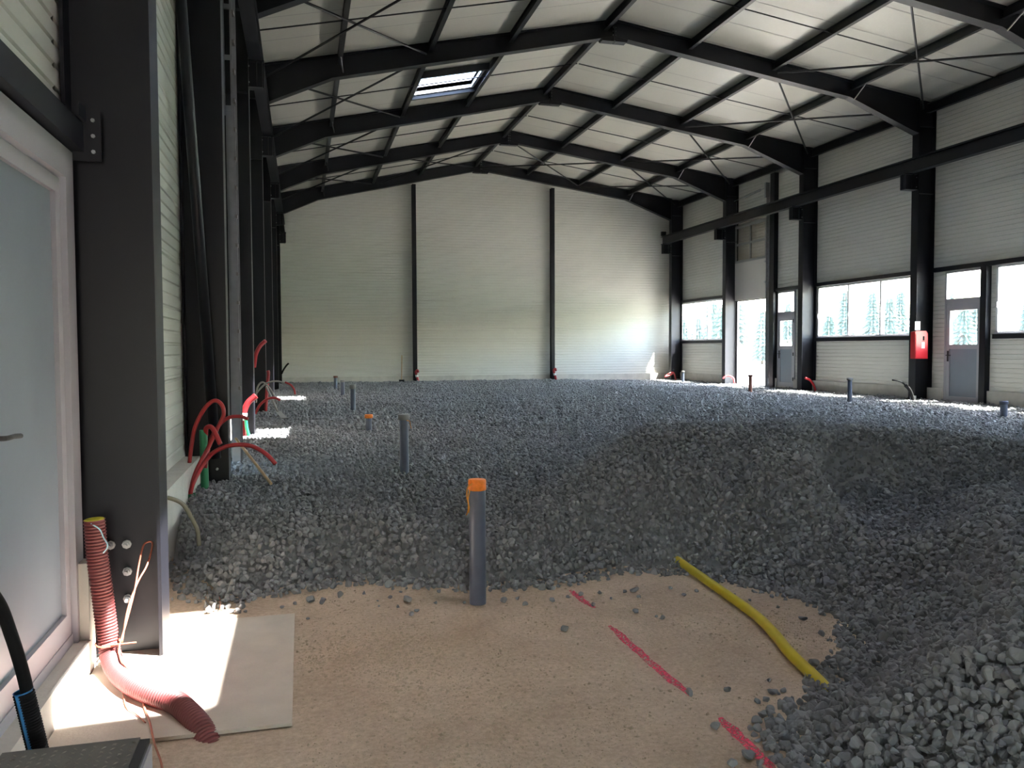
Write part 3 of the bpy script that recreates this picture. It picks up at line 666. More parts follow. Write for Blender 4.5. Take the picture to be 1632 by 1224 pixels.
def gravel():
    gx = np.concatenate([np.arange(-.95, 7, .07), np.arange(7, 14.36, .25), [14.36]]); gy = np.concatenate([np.arange(.95, 8, .07), np.arange(8, 29.75, .25), [29.75]])
    X, Y = np.meshgrid(gx, gy); H = height(X, Y)-.055; IN = inside(X, Y) & (edge_dist(X, Y) > .03)
    V = [tuple(p) for p in zip(X.ravel(), Y.ravel(), H.ravel())]; nx = len(gx); F = []
    for j in range(len(gy)-1):
        for i in range(nx-1):
            if IN[j, i] and IN[j, i+1] and IN[j+1, i] and IN[j+1, i+1]:
                a = j*nx+i; F.append((a, a+1, a+nx+1, a+nx))
    pts = []
    def scatter(x0, x1, y0, y1, sp, scl, jz):
        a = np.arange(x0, x1, sp); b = np.arange(y0, y1, sp); A, B = np.meshgrid(a, b); A = A.ravel(); B = B.ravel()
        B = B+(np.round(A/sp) % 2)*sp*.5; A = A+rng.uniform(-.33, .33, A.size)*sp; B = B+rng.uniform(-.33, .33, B.size)*sp
        k = inside(A, B); A, B = A[k], B[k]
        k = (A > -.87) | (B > 8.05) & (A > -.95); A, B = A[k], B[k]
        th = np.arctan2(A, B); k = (th > -.5) & (th < 1.45); A, B = A[k], B[k]
        e = edge_dist(A, B); k = e < .22; sl = rng.normal(0, .05, (2, A.size)); A = A+sl[0]*k; B = B+sl[1]*k
        for c in FR:                                   # stay clear of the column sections
            k = ~((np.abs(B-c) < .13) & ((A < XLI+.01) | (A > XRI-.01))); A, B = A[k], B[k]
        Z = np.where(inside(A, B), height(A, B), .012); Z = np.maximum(Z, .008+jz); n = A.size
        s_ = scl*np.clip(rng.lognormal(0, .24, n), .6, 1.7)
        pts.append(np.stack([A, B, Z-jz+rng.uniform(-.012, .008, n)*scl/.04, s_], 1))
    scatter(1.2, 6, .9, 4.6, .036, .047, .016); scatter(1.2, 6, .9, 4.6, .036, .045, .036)
    scatter(-1, 9, .9, 6.8, .040, .046, .004); scatter(-1, 9, .9, 6.8, .040, .046, .024)
    scatter(-1, 14.3, 6.8, 12, .045, .052, .004); scatter(-1, 14.3, 6.8, 12, .05, .052, .024)
    scatter(-1, 14.3, 12, 29.7, .060, .070, .006)
    P = np.concatenate(pts); nv = len(V)
    me = bpy.data.meshes.new('gravel_bed'); me.from_pydata(V+[tuple(p[:3]) for p in P], [], F); me.update(); me.materials.append(STONE)
    a = me.attributes.new('scl', 'FLOAT', 'POINT'); vals = np.zeros(nv+len(P), np.float32); vals[nv:] = P[:, 3]; a.data.foreach_set('value', vals)
    for p in me.polygons: p.use_smooth = True
    o = bpy.data.objects.new('gravel_bed', me); COL.objects.link(o); o['kind'] = 'stuff'
    tag(o, 'deep bed of grey crushed stone covering the hall floor', 'gravel')
    g = bpy.data.node_groups.new('stones', 'GeometryNodeTree')
    g.interface.new_socket('Geometry', in_out='INPUT', socket_type='NodeSocketGeometry'); g.interface.new_socket('Geometry', in_out='OUTPUT', socket_type='NodeSocketGeometry')
    N_ = g.nodes.new; Lk = g.links.new
    gi, go = N_('NodeGroupInput'), N_('NodeGroupOutput')
    jn = N_('GeometryNodeJoinGeometry')
    for s_ in loose[:9]:
        oi = N_('GeometryNodeObjectInfo'); oi.transform_space = 'ORIGINAL'; oi.inputs['Object'].default_value = s_; oi.inputs['As Instance'].default_value = True
        Lk(oi.outputs['Geometry'], jn.inputs[0])
    at = N_('GeometryNodeInputNamedAttribute'); at.data_type = 'FLOAT'; at.inputs[0].default_value = 'scl'
    cmp_ = N_('FunctionNodeCompare'); cmp_.data_type = 'FLOAT'; cmp_.operation = 'GREATER_THAN'; cmp_.inputs[1].default_value = .001
    Lk(at.outputs[0], cmp_.inputs[0])
    rv = N_('FunctionNodeRandomValue'); rv.data_type = 'FLOAT_VECTOR'; rv.inputs[0].default_value = (0, 0, 0); rv.inputs[1].default_value = (6.283, 6.283, 6.283)
    er = N_('FunctionNodeEulerToRotation'); Lk(rv.outputs[0], er.inputs[0])
    ri = N_('FunctionNodeRandomValue'); ri.data_type = 'INT'; ri.inputs[4].default_value = 0; ri.inputs[5].default_value = 8; ri.inputs[8].default_value = 5
    ip = N_('GeometryNodeInstanceOnPoints'); ip.inputs['Pick Instance'].default_value = True
    mp = N_('GeometryNodeMeshToPoints')
    Lk(gi.outputs[0], ip.inputs['Points']); Lk(cmp_.outputs[0], ip.inputs['Selection']); Lk(jn.outputs[0], ip.inputs['Instance'])
    Lk(ri.outputs[2], ip.inputs['Instance Index']); Lk(er.outputs[0], ip.inputs['Rotation']); Lk(at.outputs[0], ip.inputs['Scale'])
    j2 = N_('GeometryNodeJoinGeometry'); Lk(gi.outputs[0], j2.inputs[0]); Lk(ip.outputs[0], j2.inputs[0]); Lk(j2.outputs[0], go.inputs[0])
    g.nodes.remove(mp)
    md = o.modifiers.new('stones', 'NODES'); md.node_group = g
gravel()
def H1(x, y): return float(height(np.array([x]), np.array([y]))[0])

# crumbs of crushed limestone on the sand
def crumbs():
    V, F = [], []; r = random.Random(3)
    def one(x, y, s):
        k = len(V)
        pr = [Vector((r.gauss(0, 1), r.gauss(0, 1), r.gauss(0, 1))).normalized()*s for _ in range(1)]
        fz = floor_z(x, y)
        q = Matrix.Rotation(r.uniform(0, 6), 3, 'Z') @ Matrix.Rotation(r.uniform(0, 1), 3, 'X')
        for v in ((1, 0, 0), (-1, 0, 0), (0, .8, 0), (0, -.8, 0), (0, 0, .7), (0, 0, -.7)):
            p = q @ (Vector(v)*s*r.uniform(.7, 1.2)); V.append((x+p.x, y+p.y, fz+s*.2+p.z))
        F.extend([(k, k+2, k+4), (k+2, k+1, k+4), (k+1, k+3, k+4), (k+3, k, k+4)])
    cl = [(.16, 3.95, .18, 700), (.5, 4.0, .18, 500), (.1, 4.7, .25, 500), (.75, 3.35, .3, 900), (1.2, 3.0, .5, 900), (.6, 2.9, .35, 700), (1.9, 4.2, .3, 500), (2.4, 3.6, .2, 500), (1.1, 4.4, .5, 700), (.3, 3.0, .3, 500), (1.35, 4.15, .2, 300), (.02, 3.85, .06, 200), (.6, 4.75, .4, 400), (.3, 3.85, .2, 900), (.5, 3.7, .25, 900), (2.45, 3.75, .15, 300), (1.9, 3.9, .3, 500)]
    for cx, cy, sp, n in cl:
        for _ in range(n):
            x, y = r.gauss(cx, sp), r.gauss(cy, sp)
            if x > -.04 and y > 1.2: one(x, y, min(.012, .0025+r.expovariate(1/.0022)))
    for _ in range(12000): 
        x, y = r.uniform(-.04, 2.7), r.uniform(2.0, 5.0); one(x, y, r.uniform(.0012, .0038))
    me = bpy.data.meshes.new('sand_crumbs'); me.from_pydata(V, [], F); me.materials.append(TANST)
    o = bpy.data.objects.new('sand_crumbs', me); COL.objects.link(o); o['kind'] = 'stuff'; tag(o, 'tan crumbs of crushed limestone strewn over the sand', 'crumbs')
crumbs()

# ------------------------------------------------------------------ slab, paint, tread plate
q = MB(); q.prism([(-.925, 0), (-.055, 0), (-.055, .014), (-.925, .014)], 3.20, 4.545)
o = q.build('concrete_slab', SLAB, None, off=(-.5, 3.9, 0)); tag(o, 'pale square concrete slab let into the sand by the column foot', 'slab')
def paint(x0, y0, x1, y1, lab, wd=.022):
    V, F = [], []; n = 60; r = random.Random(int(y0*100))
    for k in range(n+1):
        u = k/n; x = x0+(x1-x0)*u; y = y0+(y1-y0)*u; ww = wd*(.4+.6*min(1, 6*u, 6*(1-u)))*(1+.35*noise.noise((u*14, y0, 0))); c = .006*noise.noise((u*6, 3, y0))
        for s in (-1, -.4, .4, 1): V.append((x+c+s*ww, y, floor_z(x+c+s*ww, y)+.0022))
    for k in range(n):
        for s in range(3): a = k*4+s; F.append((a, a+1, a+5, a+4))
    me = bpy.data.meshes.new('paint_line'); me.from_pydata([(v[0]-x0, v[1]-y0, v[2]) for v in V], [], F); me.materials.append(PINK)
    o = bpy.data.objects.new('paint_line', me); COL.objects.link(o); o.location = (x0, y0, 0); tag(o, lab, 'paint mark', 'pink dashes on the sand')
paint(1.55, 4.62, 1.565, 4.25, 'short pink spray-paint dash nearest the gravel edge')
paint(1.54, 3.95, 1.552, 3.06, 'long pink spray-paint dash in the middle of the sand')
paint(1.57, 2.84, 1.552, 2.42, 'pink spray-paint dash at the bottom edge of the photo')
t = thing('tread_plate', 'dark tread plate step in the bottom left corner', 'step', (-.66, 2.1, .0))
q = MB(); q.prism([(-.845, .288), (-.48, .288), (-.48, .3), (-.845, .3)], 1.5, 2.58); q.build('plate', RUBR, t)
q = MB()
for j in range(36):
    for i in range(14):
        cx = -.83+i*.026; cy = 1.62+j*.0262+(.013 if i % 2 else 0)
        if cy > 2.565: continue
        a = PI/4 if (i+j) % 2 else -PI/4
        for aa in (a, a+PI/2) if (i+2*j) % 3 == 0 else (a,):
            dx, dy = math.cos(aa)*.0095, math.sin(aa)*.0095; ex, ey = -math.sin(aa)*.0022, math.cos(aa)*.0022
            q.add([(cx-dx, cy-dy, .3), (cx+ex, cy+ey, .3), (cx+dx, cy+dy, .3), (cx-ex, cy-ey, .3), (cx, cy, .3028)], [(0, 3, 4), (3, 2, 4), (2, 1, 4), (1, 0, 4)])
o = q.build('tread_studs', mat('worn_tread', (.24, .225, .19), .5), t); o['kind'] = 'stuff'
q = MB(); q.box((-.475, 1.5, 0), (-.445, 2.56, .285)); q.build('side_panel', ALU, t)
q = MB(); q.box((-.845, 1.5, 0), (-.825, 2.56, .285)); q.build('side_panel', ALU, t)
q = MB(); q.box((-.825, 2.54, 0), (-.475, 2.56, .285)); q.build('end_panel', LAM, t)
q = MB(); q.box((-.479, 1.5, .286), (-.452, 2.57, .298)); q.build('edge_trim', LAM, t)

# ------------------------------------------------------------------ upright pipes
def upright(x, y, z0, z1, r, label, cap=None, group='grey pipes standing out of the floor', capr=1.12, caph=.05, body=PVC, string=None):
    t = thing('drain_pipe', label, 'pipe', (x, y, z0), group)
    q = MB(); q.pipe((x, y, z0), (x, y, z1), r); q.build('pipe', body, t, True)
    if cap:
        q = MB(); q.tube([(x, y, z1-caph), (x, y, z1-caph+.004), (x, y, z1-.004), (x, y, z1+.006), (x, y, z1+.006)], r, 24, True, [r*1.02, r*capr, r*capr, r*capr*.96, .001]); q.build('cap', cap, t, True)
    if string:
        q = MB(); q.tube(smooth_path([Vector((x, y, z1))+Vector(p) for p in string], 6), .0035, 6); q.build('string', ORGS, t)
    return t
t = upright(.955, 4.5, 0, .705, .0475, 'grey pipe with orange taped cap standing at the gravel edge', ORG, caph=.055, capr=1.07,
        string=[(-.035, -.04, -.01), (-.062, -.04, -.03), (-.066, -.03, -.08), (-.058, -.035, -.13), (-.062, -.03, -.17), (-.07, -.03, -.19)])
q = MB(); q.tube(smooth_path([(.905, 4.46, .66), (.893, 4.46, .60), (.9, 4.462, .56), (.896, 4.46, .53)], 6), .003, 6)
q.build('string', ORGS, t)
upright(.93, 7.7, .2, .83, .044, 'grey pipe with pale cap and orange string, second from the camera', GCAP, capr=1.28, caph=.05, string=[(.02, -.055, -.05), (.05, -.04, -.06), (.058, -.03, -.1), (.066, -.03, -.13)])
upright(.935, 11.95, .2, .50, .044, 'short grey pipe with a flat orange cap', ORG, capr=1.35, caph=.05)
upright(.96, 16.1, .2, .76, .05, 'grey pipe with pale cap, fourth from the camera, behind the flat orange cap', GCAP, capr=1.25, caph=.08)
upright(1.0, 21.0, .2, .67, .05, 'slim grey pipe with pale cap, second from the back wall', GCAP, capr=1.2)
upright(.97, 24.6, .2, .66, .05, 'small grey pipe with brown cap, nearest the back wall', RUST, capr=1.25)
upright(13.2, 26.7, .15, .62, .05, 'grey pipe standing in front of the far window', GCAP, capr=1.25)
upright(12.0, 20.15, .15, .70, .05, 'brown topped pipe standing before the bright doorway', RUST, capr=1.35, body=RUST)
upright(11.9, 15.8, .15, .76, .05, 'grey pipe with collar standing before the wide middle window', GCAP, capr=1.4)
upright(11.9, 11.65, .15, .49, .06, 'short grey pipe near the right edge of the photo', PVC, capr=1.25)


# yellow pipe half buried in the sand
pts = [(2.44, 5.15, .03), (2.42, 4.957, .03), (2.375, 4.4, .028), (2.327, 3.861, .026), (2.26, 3.55, .026), (2.188, 3.302, .024), (2.139, 3.0, .01), (2.12, 2.86, -.02)]
q = MB(); P = smooth_path(pts, 8); q.tube(P, .028, 16, True, [.010 if i == 0 else (.022 if i < 8 else .027) for i in range(len(P))]); o = q.build('gas_pipe', YEL, None, True, off=pts[3]); tag(o, 'yellow plastic pipe curving across the sand into the gravel', 'pipe')

# ------------------------------------------------------------------ red corrugated hose by the big column
def corr(path, r, amp, pitch):
    P = smooth_path(path, 30); L = [0]
    for a, b in zip(P, P[1:]): L.append(L[-1]+(b-a).length)
    n = int(L[-1]/pitch*6); out, rad = [], []; j = 0
    for k in range(n+1):
        d = L[-1]*k/n
        while j < len(L)-2 and L[j+1] < d: j += 1
        u = (d-L[j])/max(1e-6, L[j+1]-L[j]); out.append(P[j].lerp(P[j+1], u)); rad.append(r+amp*math.cos(2*PI*d/pitch))
    return out, rad
t = thing('corrugated_hose', 'thick red corrugated hose rising beside the big column', 'hose', (-.84, 3.9, .02))
out, rad = corr([(-.900, 3.94, .70), (-.893, 3.94, .55), (-.878, 3.94, .40), (-.866, 3.945, .25), (-.855, 3.94, .15), (-.84, 3.91, .085), (-.79, 3.80, .055), (-.70, 3.64, .052), (-.60, 3.52, .052), (-.50, 3.42, .048), (-.41, 3.28, .022), (-.37, 3.215, -.012), (-.34, 3.165, -.052), (-.32, 3.13, -.09)], .043, .0030, .0145)
q = MB(); q.tube(out, .043, 26, False, rad); q.build('sleeve', REDH, t, True)
q = MB(); d = (out[6]-out[0]).normalized(); q.tube([out[0]-d*.004, out[0]+d*.12], .038, 24, False); q.tube([out[0]-d*.004, out[0]], .04, 24, False, [.038, .043]); q.build('yellow_liner', YIN, t, True)
q = MB(); q.tube([out[0]+d*.12, out[0]+d*.121], .038, 20); q.build('liner_bottom', YIN, t)
q = MB(); q.tube(smooth_path([(-.905, 3.90, .69), (-.868, 3.89, .665), (-.853, 3.885, .63), (-.838, 3.885, .60), (-.84, 3.885, .58), (-.855, 3.885, .56)], 6), .003, 6); q.build('draw_cord', mat('pale_blue_cord', (.35, .62, .70), .6), t)
q = MB(); ring = [(-.856+.049*math.cos(a), 3.93+.049*math.sin(a), .145+.004*math.sin(a)) for a in [k*PI/10 for k in range(21)]]
q.tube(ring, .004, 6).tube([(-.87, 3.885, .146), (-.73, 3.885, .15)], .004, 6)
o = q.build('cord_tie', COPP, None, off=(-.856, 3.93, .145)); tag(o, 'orange cord tied around the red corrugated hose', 'cord')
q = MB()
loop = [(-.79, 3.89, .15), (-.775, 3.95, .28), (-.745, 4.02, .38), (-.715, 4.08, .44), (-.70, 4.12, .50), (-.70, 4.15, .535), (-.72, 4.15, .54), (-.738, 4.13, .52), (-.748, 4.07, .44), (-.752, 4.0, .36), (-.775, 3.93, .24), (-.797, 3.885, .15), (-.80, 3.87, .12), (-.79, 3.84, .115), (-.77, 3.78, .105), (-.72, 3.70, .085), (-.66, 3.60, .03), (-.63, 3.48, .02), (-.585, 3.33, .02), (-.54, 3.15, .02), (-.49, 2.99, .008), (-.46, 2.8, .008)]
q.tube(smooth_path(loop, 8), .0042, 6); o = q.build('hanging_cord', COPP, None, True, off=(-.72, 4.15, .5)); tag(o, 'thin orange cord looped on the column and trailing over the slab', 'cord')
q = MB(); q.tube(smooth_path([(-.74, 3.64, .02), (-.70, 3.5, .02), (-.65, 3.42, .02), (-.60, 3.33, .02)], 6), .0028, 5); o = q.build('thin_cord', COPP, None, True, off=(-.7, 3.5, .02)); tag(o, 'short thin cord lying on the bright slab under the red hose', 'cord')
q = MB(); q.tube(smooth_path([(-.48, 4.95, .02), (-.452, 4.7, .02), (-.446, 4.46, .02), (-.465, 4.12, .02), (-.50, 3.98, .02), (-.54, 3.9, .02)], 8), .0022, 5); o = q.build('bent_wire', COPP, None, True, off=(-.45, 4.4, .02)); tag(o, 'thin rusty wire curving from gravel onto the slab', 'wire')
q = MB(); q.tube([(-.775, 3.93, .014), (-.775, 3.93, .075)], .012, 10).tube([(-.775, 3.93, .066), (-.775, 3.93, .08)], .016, 10); o = q.build('pipe_stub', WHT, None, True, off=(-.775, 3.93, .014)); tag(o, 'tiny pale stub standing between red hose and column foot', 'stub')

# blue striped conduit with black hose, lower left
t = thing('ribbed_conduit', 'black ribbed conduit with blue stripe beside the grey door', 'conduit', (-.8, 2.75, 0))
out, rad = corr([(-.765, 2.75, .0), (-.80, 2.75, .2), (-.838, 2.75, .405)], .029, .0015, .0085)
q = MB(); q.tube(out, .029, 30, False, rad); q.build('sleeve', BLK, t, True)
q = MB(); q.tube([p+Vector((-.010, -.0225, 0)) for p in out], .0075, 10); q.build('blue_stripe', BLUE, t, True)
q = MB(); q.tube([out[-1]+Vector((-.001, 0, .004)), out[-1]+Vector((.008, 0, -.045))], .0255, 24, False); q.tube([out[-1]+Vector((-.001, 0, .004)), out[-1]+Vector((-.0012, 0, .005))], .028, 24, False, [.0255, .029]); q.build('blue_liner', BLUE, t, True)
q = MB(); q.tube(smooth_path([(-.825, 2.755, .34), (-.832, 2.755, .42), (-.848, 2.75, .51), (-.868, 2.75, .59), (-.893, 2.75, .676), (-.91, 2.7, .75), (-.90, 2.6, .80)], 8), .0185, 14); o = q.build('black_hose', BLK, None, True, off=(-.84, 2.75, .4)); tag(o, 'black hose curving out of the blue striped conduit', 'hose')

# ------------------------------------------------------------------ bundle of conduits by the second left column
def hose(name, pts, r, m, lab, cat='conduit', group=None, n=12, hollow=False):
    q = MB(); q.tube(smooth_path(pts, 8), r, n, not hollow)
    if hollow:
        P = smooth_path(pts, 8); d = (P[-1]-P[-2]).normalized(); q.tube([P[-1], P[-1]+d*.001], r, n, False, [r, r*.68]); q.tube([P[-1]+d*.001, P[-1]-d*.06], r*.68, n, True)
    o = q.build(name, m, None, True, off=pts[0]); tag(o, lab, cat, group); return o
G = 'conduits by the second left column'
hose('red_conduit', [(-.875, 6.95, .20), (-.872, 6.95, .33), (-.84, 7.05, .47), (-.77, 7.2, .62), (-.69, 7.28, .80), (-.645, 7.3, .90), (-.66, 7.3, .985), (-.72, 7.3, 1.02), (-.80, 7.3, .95), (-.875, 7.3, .80), (-.91, 7.3, .62), (-.925, 7.3, .50)], .017, REDP, 'red conduit bent into a tall loop by the second left column', group=G)
hose('red_conduit', [(-.88, 6.93, .20), (-.87, 6.93, .33), (-.82, 7.0, .46), (-.74, 7.08, .58), (-.64, 7.12, .64), (-.52, 7.12, .66), (-.40, 7.12, .64), (-.29, 7.1, .57), (-.22, 7.08, .49)], .018, REDP, 'red conduit arching to the right over the gravel', group=G)
hose('red_conduit', [(-.80, 7.35, .72), (-.785, 7.3, .79), (-.74, 7.25, .80), (-.70, 7.2, .74), (-.665, 7.18, .66)], .02, REDP, 'short red conduit bending out of the tall green sleeve', group=G)
hose('red_conduit', [(-.80, 7.3, .45), (-.77, 7.35, .65), (-.71, 7.4, .78), (-.62, 7.45, .86), (-.52, 7.5, .865), (-.46, 7.5, .84)], .016, REDP, 'red conduit running low behind the looped one towards the column', group=G)
q = MB(); q.pipe((-.81, 7.34, .2), (-.815, 7.34, .77), .033); o = q.build('green_sleeve', GRN, None, True, off=(-.81, 7.34, .2)); tag(o, 'tall green sleeve pipe between plinth and second left column', 'conduit', G)
q = MB(); q.pipe((-.872, 6.93, .08), (-.872, 6.93, .30), .035); o = q.build('green_sleeve', GRN, None, True, off=(-.872, 6.93, .08)); tag(o, 'short green sleeve pipe holding two red conduits at the plinth', 'conduit', G)
hose('clear_hose', [(-.94, 5.93, .44), (-.89, 5.9, .45), (-.80, 5.9, .405), (-.74, 5.88, .31), (-.70, 5.86, .22), (-.69, 5.84, .12)], .014, CLR, 'dull translucent hose bending from the left plinth into the gravel', 'hose')
q = MB(); q.tube([(-.62, 8.2, .60), (-.27, 7.35, .285)], .013, 8, True); o = q.build('wooden_stick', WOOD, None, off=(-.45, 7.75, .4)); tag(o, 'pale wooden stick leaning on the gravel beside second column', 'stick')
G = 'conduits by the third left column'
hose('thick_red_conduit', [(-.775, 11.5, .15), (-.775, 11.5, .45), (-.755, 11.5, .62), (-.70, 11.5, .74), (-.60, 11.5, .83)], .04, REDP, 'thick bright red conduit with open end in the sunlight', group=G, n=18, hollow=True)
q = MB(); q.tube([(-.768, 11.5, .50), (-.755, 11.5, .60)], .0415, 18); o = q.build('paper_sleeve', WHT, None, True, off=(-.76, 11.5, .5)); tag(o, 'white paper band around the thick red conduit', 'band')
hose('green_sleeve', [(-.67, 11.45, .15), (-.70, 11.45, .30), (-.725, 11.45, .42), (-.732, 11.45, .54)], .022, GRN, 'small bright green sleeve standing right of the thick red conduit', group=G)
hose('red_conduit', [(-.66, 12.3, 1.2), (-.63, 12.25, 1.38), (-.57, 12.2, 1.5), (-.49, 12.15, 1.575)], .028, REDP, 'red conduit stub poking out high behind the third column', group=G, hollow=True)
G = 'conduits by the fourth left column'
hose('grey_cable', [(-.80, 15.3, .5), (-.78, 15.4, .75), (-.70, 15.4, .86), (-.60, 15.4, .80), (-.50, 15.4, .64), (-.44, 15.4, .46)], .016, GRYC, 'dark grey cable arching down to the gravel by the fourth column', 'cable', G)
hose('grey_cable', [(-.85, 15.2, .5), (-.78, 15.3, .68), (-.62, 15.3, .84), (-.45, 15.3, .88), (-.30, 15.3, .85)], .016, GRYC, 'pale grey cable arching out past the fourth column', 'cable', G)
hose('red_conduit', [(-.30, 15.6, .85), (-.20, 15.6, .80), (-.14, 15.6, .72), (-.12, 15.6, .62)], .018, REDP, 'thin red conduit end bending down at the tip of the grey cable', group=G)
hose('red_conduit', [(-.78, 14.6, .35), (-.70, 14.6, .50), (-.58, 14.6, .60), (-.46, 14.6, .62), (-.36, 14.6, .58)], .022, REDP, 'low red conduit arching over the sunlit gravel', group=G)
hose('red_conduit', [(-.66, 15.9, .3), (-.62, 15.9, .8), (-.60, 15.9, 1.0), (-.61, 15.9, 1.06)], .03, REDP, 'upright red conduit in front of the fourth column', group=G)
t = thing('shovel', 'grey shovel lying by the fourth left column', 'shovel', (-.4, 14.5, .3))
q = MB(); q.tube([(-.60, 14.9, .80), (-.40, 14.35, .40)], .018, 8); q.build('handle', GRYC, t)
q = MB(); q.add([(-.44, 14.36, .41), (-.36, 14.40, .41), (-.24, 14.15, .31), (-.34, 14.08, .31), (-.40, 14.37, .38), (-.30, 14.12, .29)], [(0, 1, 2, 3), (0, 3, 5, 4), (1, 4, 5, 2), (0, 4, 1), (3, 2, 5)]); q.build('blade', GRYC, t)
hose('black_cable', [(-.66, 29.0, .62), (-.60, 29.0, .75), (-.50, 29.0, .90), (-.42, 29.0, .98)], .03, BLK, 'short black cable stub poking out in the far left corner', 'cable')
t = thing('shovel', 'shovel with yellowish handle leaning on the back wall', 'shovel', (3.5, 29.3, .2))
q = MB(); q.tube([(3.53, 29.62, 1.22), (3.46, 29.2, .33)], .016, 8); q.build('handle', WOOD, t)
q = MB(); q.add([(3.36, 29.2, .36), (3.56, 29.2, .36), (3.54, 29.08, .2), (3.46, 29.04, .16), (3.38, 29.08, .2), (3.46, 29.22, .30)], [(0, 1, 2, 3, 4), (0, 4, 3, 5), (1, 5, 3, 2), (0, 5, 1)]); q.build('blade', BLK, t)
for x, lab in ((4.03, 'red conduit rising at the foot of the left back-wall post'), (9.25, 'red conduit rising at the foot of the right back-wall post')):
    t = thing('post_conduit', lab, 'conduit', (x, 29.4, .1), 'conduits at the back-wall posts')
    q = MB(); q.tube(smooth_path([(x+.08, 29.38, .1), (x+.05, 29.4, .3), (x, 29.4, .5), (x-.03, 29.4, .62), (x+.03, 29.4, .68), (x+.05, 29.38, .60)], 6), .045, 12); q.build('pipe', REDP, t, True)
    q = MB(); q.tube([(x+.012, 29.4, .44), (x-.005, 29.4, .52)], .052, 12); q.build('band', WHT, t, True)
hose('red_conduit', [(13.85, 28.6, .2), (13.80, 28.6, .42), (13.72, 28.6, .52), (13.5, 28.55, .46), (13.36, 28.5, .36), (13.5, 28.5, .40), (13.7, 28.55, .47)], .028, REDP, 'red conduit folded into a triangle in the far right corner')
hose('red_conduit', [(13.95, 24.4, .2), (13.90, 24.4, .42), (13.80, 24.4, .50), (13.66, 24.4, .52), (13.52, 24.4, .44)], .03, REDP, 'red conduit arching at the column left of the bright doorway')
hose('red_conduit', [(13.98, 20.0, .15), (13.90, 20.0, .38), (13.78, 20.0, .53), (13.62, 20.0, .60)], .03, REDP, 'red conduit arching beside the column right of the far person door', hollow=True)
hose('black_conduit', [(13.62, 15.85, .12), (13.60, 15.85, .32), (13.52, 15.85, .48), (13.42, 15.85, .57)], .04, BLK, 'thick black conduit bending out at the cabinet column foot')
hose('black_cable', [(13.44, 15.85, .55), (13.34, 15.85, .63), (13.2, 15.85, .68), (13.06, 15.85, .70)], .018, BLK, 'thin black cable poking left out of the thick black conduit', 'cable')
q = MB(); q.box((13.70, 15.95, .17), (13.80, 16.03, .32)); o = q.build('junction_box', WHT, None, off=(13.75, 16, .17)); tag(o, 'small pale junction box at the foot of the cabinet column', 'box')

# extinguisher cabinet
t = thing('extinguisher_cabinet', 'red extinguisher cabinet fixed to the thick right-hand column', 'cabinet', (13.7, 16.0, 1.18))
q = MB(); q.prism([(13.70, 1.18), (14.05, 1.18), (14.05, 1.76), (14.0, 1.82), (13.76, 1.82), (13.70, 1.80)], 15.90, 16.045); q.build('body', REDC, t)
q = MB(); q.box((13.715, 15.888, 1.20), (14.035, 15.9, 1.75)); q.build('door', REDC, t)
q = MB(); q.box((13.87, 15.884, 1.42), (13.95, 15.8885, 1.56)); q.build('label_plate', WHT, t)
q = MB(); q.box((13.90, 15.88, 1.60), (13.94, 15.8885, 1.70)); q.build('latch', BLK, t)
q = MB(); q.box((13.715, 15.93, 1.84), (13.86, 15.936, 2.04)); o = q.build('paper_notice', WHT, None, off=(13.78, 15.93, 1.84)); tag(o, 'white paper notice above the red extinguisher cabinet', 'paper')

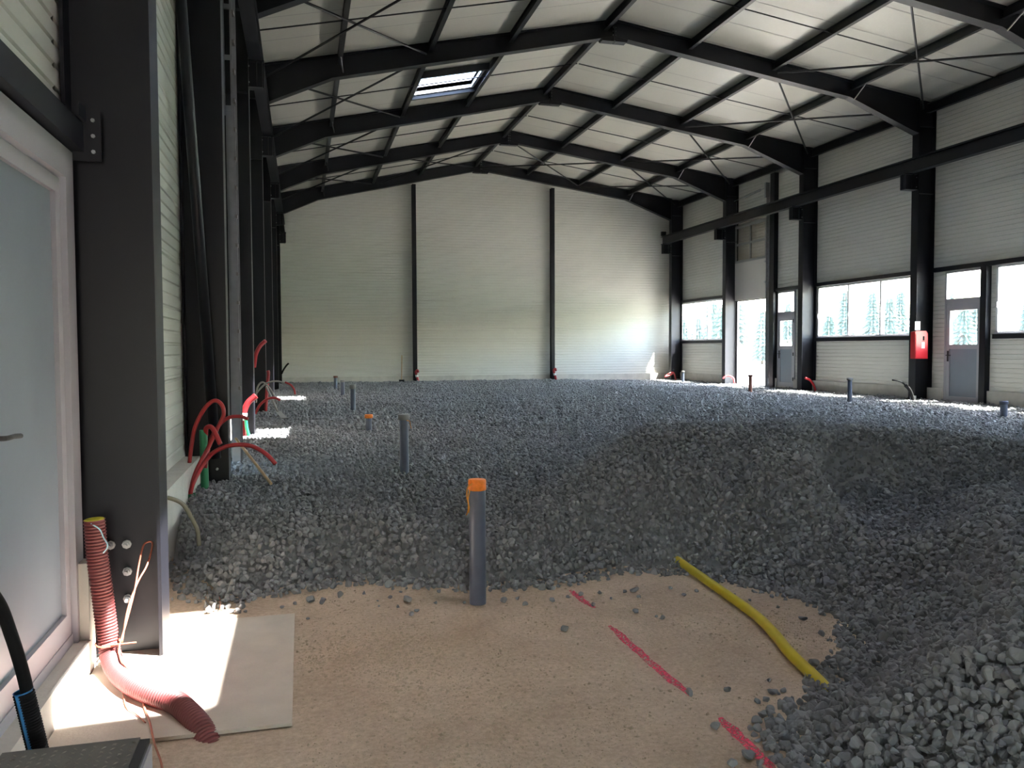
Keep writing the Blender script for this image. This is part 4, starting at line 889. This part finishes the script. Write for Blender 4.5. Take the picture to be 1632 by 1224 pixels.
# ------------------------------------------------------------------ conifers outside
def conifer(h, seed):
    r = random.Random(seed); V, F = [], []; n = 12
    for L in range(14):
        u = L/14; z0 = h*(.08+.92*u); R_ = h*.2*(1-u)**.85+.08; z1 = z0+h*.13
        k = len(V)
        for j in range(n*2):
            a = PI*j/n+r.uniform(-.1, .1); q = R_*(1 if j % 2 == 0 else .55)*r.uniform(.8, 1.15)
            V.append((q*math.cos(a), q*math.sin(a), z0-(.05*h*(1-u) if j % 2 == 0 else 0)+r.uniform(-.01, .01)*h))
        V.append((r.uniform(-.02, .02)*h*.3, 0, min(z1, h)))
        F += [(k+j, k+(j+1) % (2*n), k+2*n) for j in range(2*n)]
    me = bpy.data.meshes.new('crown'); me.from_pydata(V, [], F); me.materials.append(LEAF); return me
CR = [conifer(1, k) for k in range(4)]
tk = MB(); tk.tube([(0, 0, -.05), (0, 0, .3)], .02, 8, True, [.025, .018]); tr0 = None
def land_z(x, y): return -.12+max(0, x-34)**1.25*.028*(.7+.5*noise.noise((x*.02, y*.02, 0)))-min(1.2, (x-26)*.05)*(1 if x < 60 else .5)
spotsT = []
for k in range(90):
    r = random.Random(k+50); ang = .46+.50*((k*.618) % 1); dist = r.uniform(85, 150); x, y = math.sin(ang)*dist, math.cos(ang)*dist
    hgt = r.uniform(5.0, 8.5)*dist/110*(1.0 if ang < .78 else .55)
    if x > 30 and all(math.hypot(x-a[0], y-a[1]) > .22*(hgt+a[3]) for a in spotsT) and len(spotsT) < 26*1: spotsT.append((x, y, k, hgt))
spotsT.sort(key=lambda a: a[0]/a[1])
for i, (x, y, k, hgt) in enumerate(spotsT):
    z = land_z(x, y); r = random.Random(k)
    t = thing('conifer_tree', 'pale hazy conifer outside, %s%s of those beyond the windows' % (ORD[i], '' if i == 0 else ' from left'), 'tree', (x, y, z), 'conifers outside')
    t.scale = (hgt,)*3; t.rotation_euler = (0, 0, r.uniform(0, 6))
    c = bpy.data.objects.new('crown', CR[k % 4]); COL.objects.link(c); c.parent = t
    if tr0 is None:
        tr0 = tk.build('trunk', BARK, None, True); tr0.parent = t
    else:
        c = tr0.copy(); COL.objects.link(c); c.parent = t

# haze over the meadow outside
hz = MB(); hz.box((30, -20, -6), (60, 160, 24)); o = hz.build('haze', LAM, None); o['kind'] = 'stuff'
tag(o, 'bright haze hanging over the meadow outside', 'haze')
hm = bpy.data.materials.new('haze'); hm.use_nodes = True; hn = hm.node_tree; hn.nodes.clear()
ho = hn.nodes.new('ShaderNodeOutputMaterial'); hv = hn.nodes.new('ShaderNodeVolumeScatter'); hv.inputs['Density'].default_value = .0004; hv.inputs['Anisotropy'].default_value = .2
hn.links.new(hv.outputs[0], ho.inputs['Volume']); o.data.materials.clear(); o.data.materials.append(hm); S.cycles.volume_bounces = 0
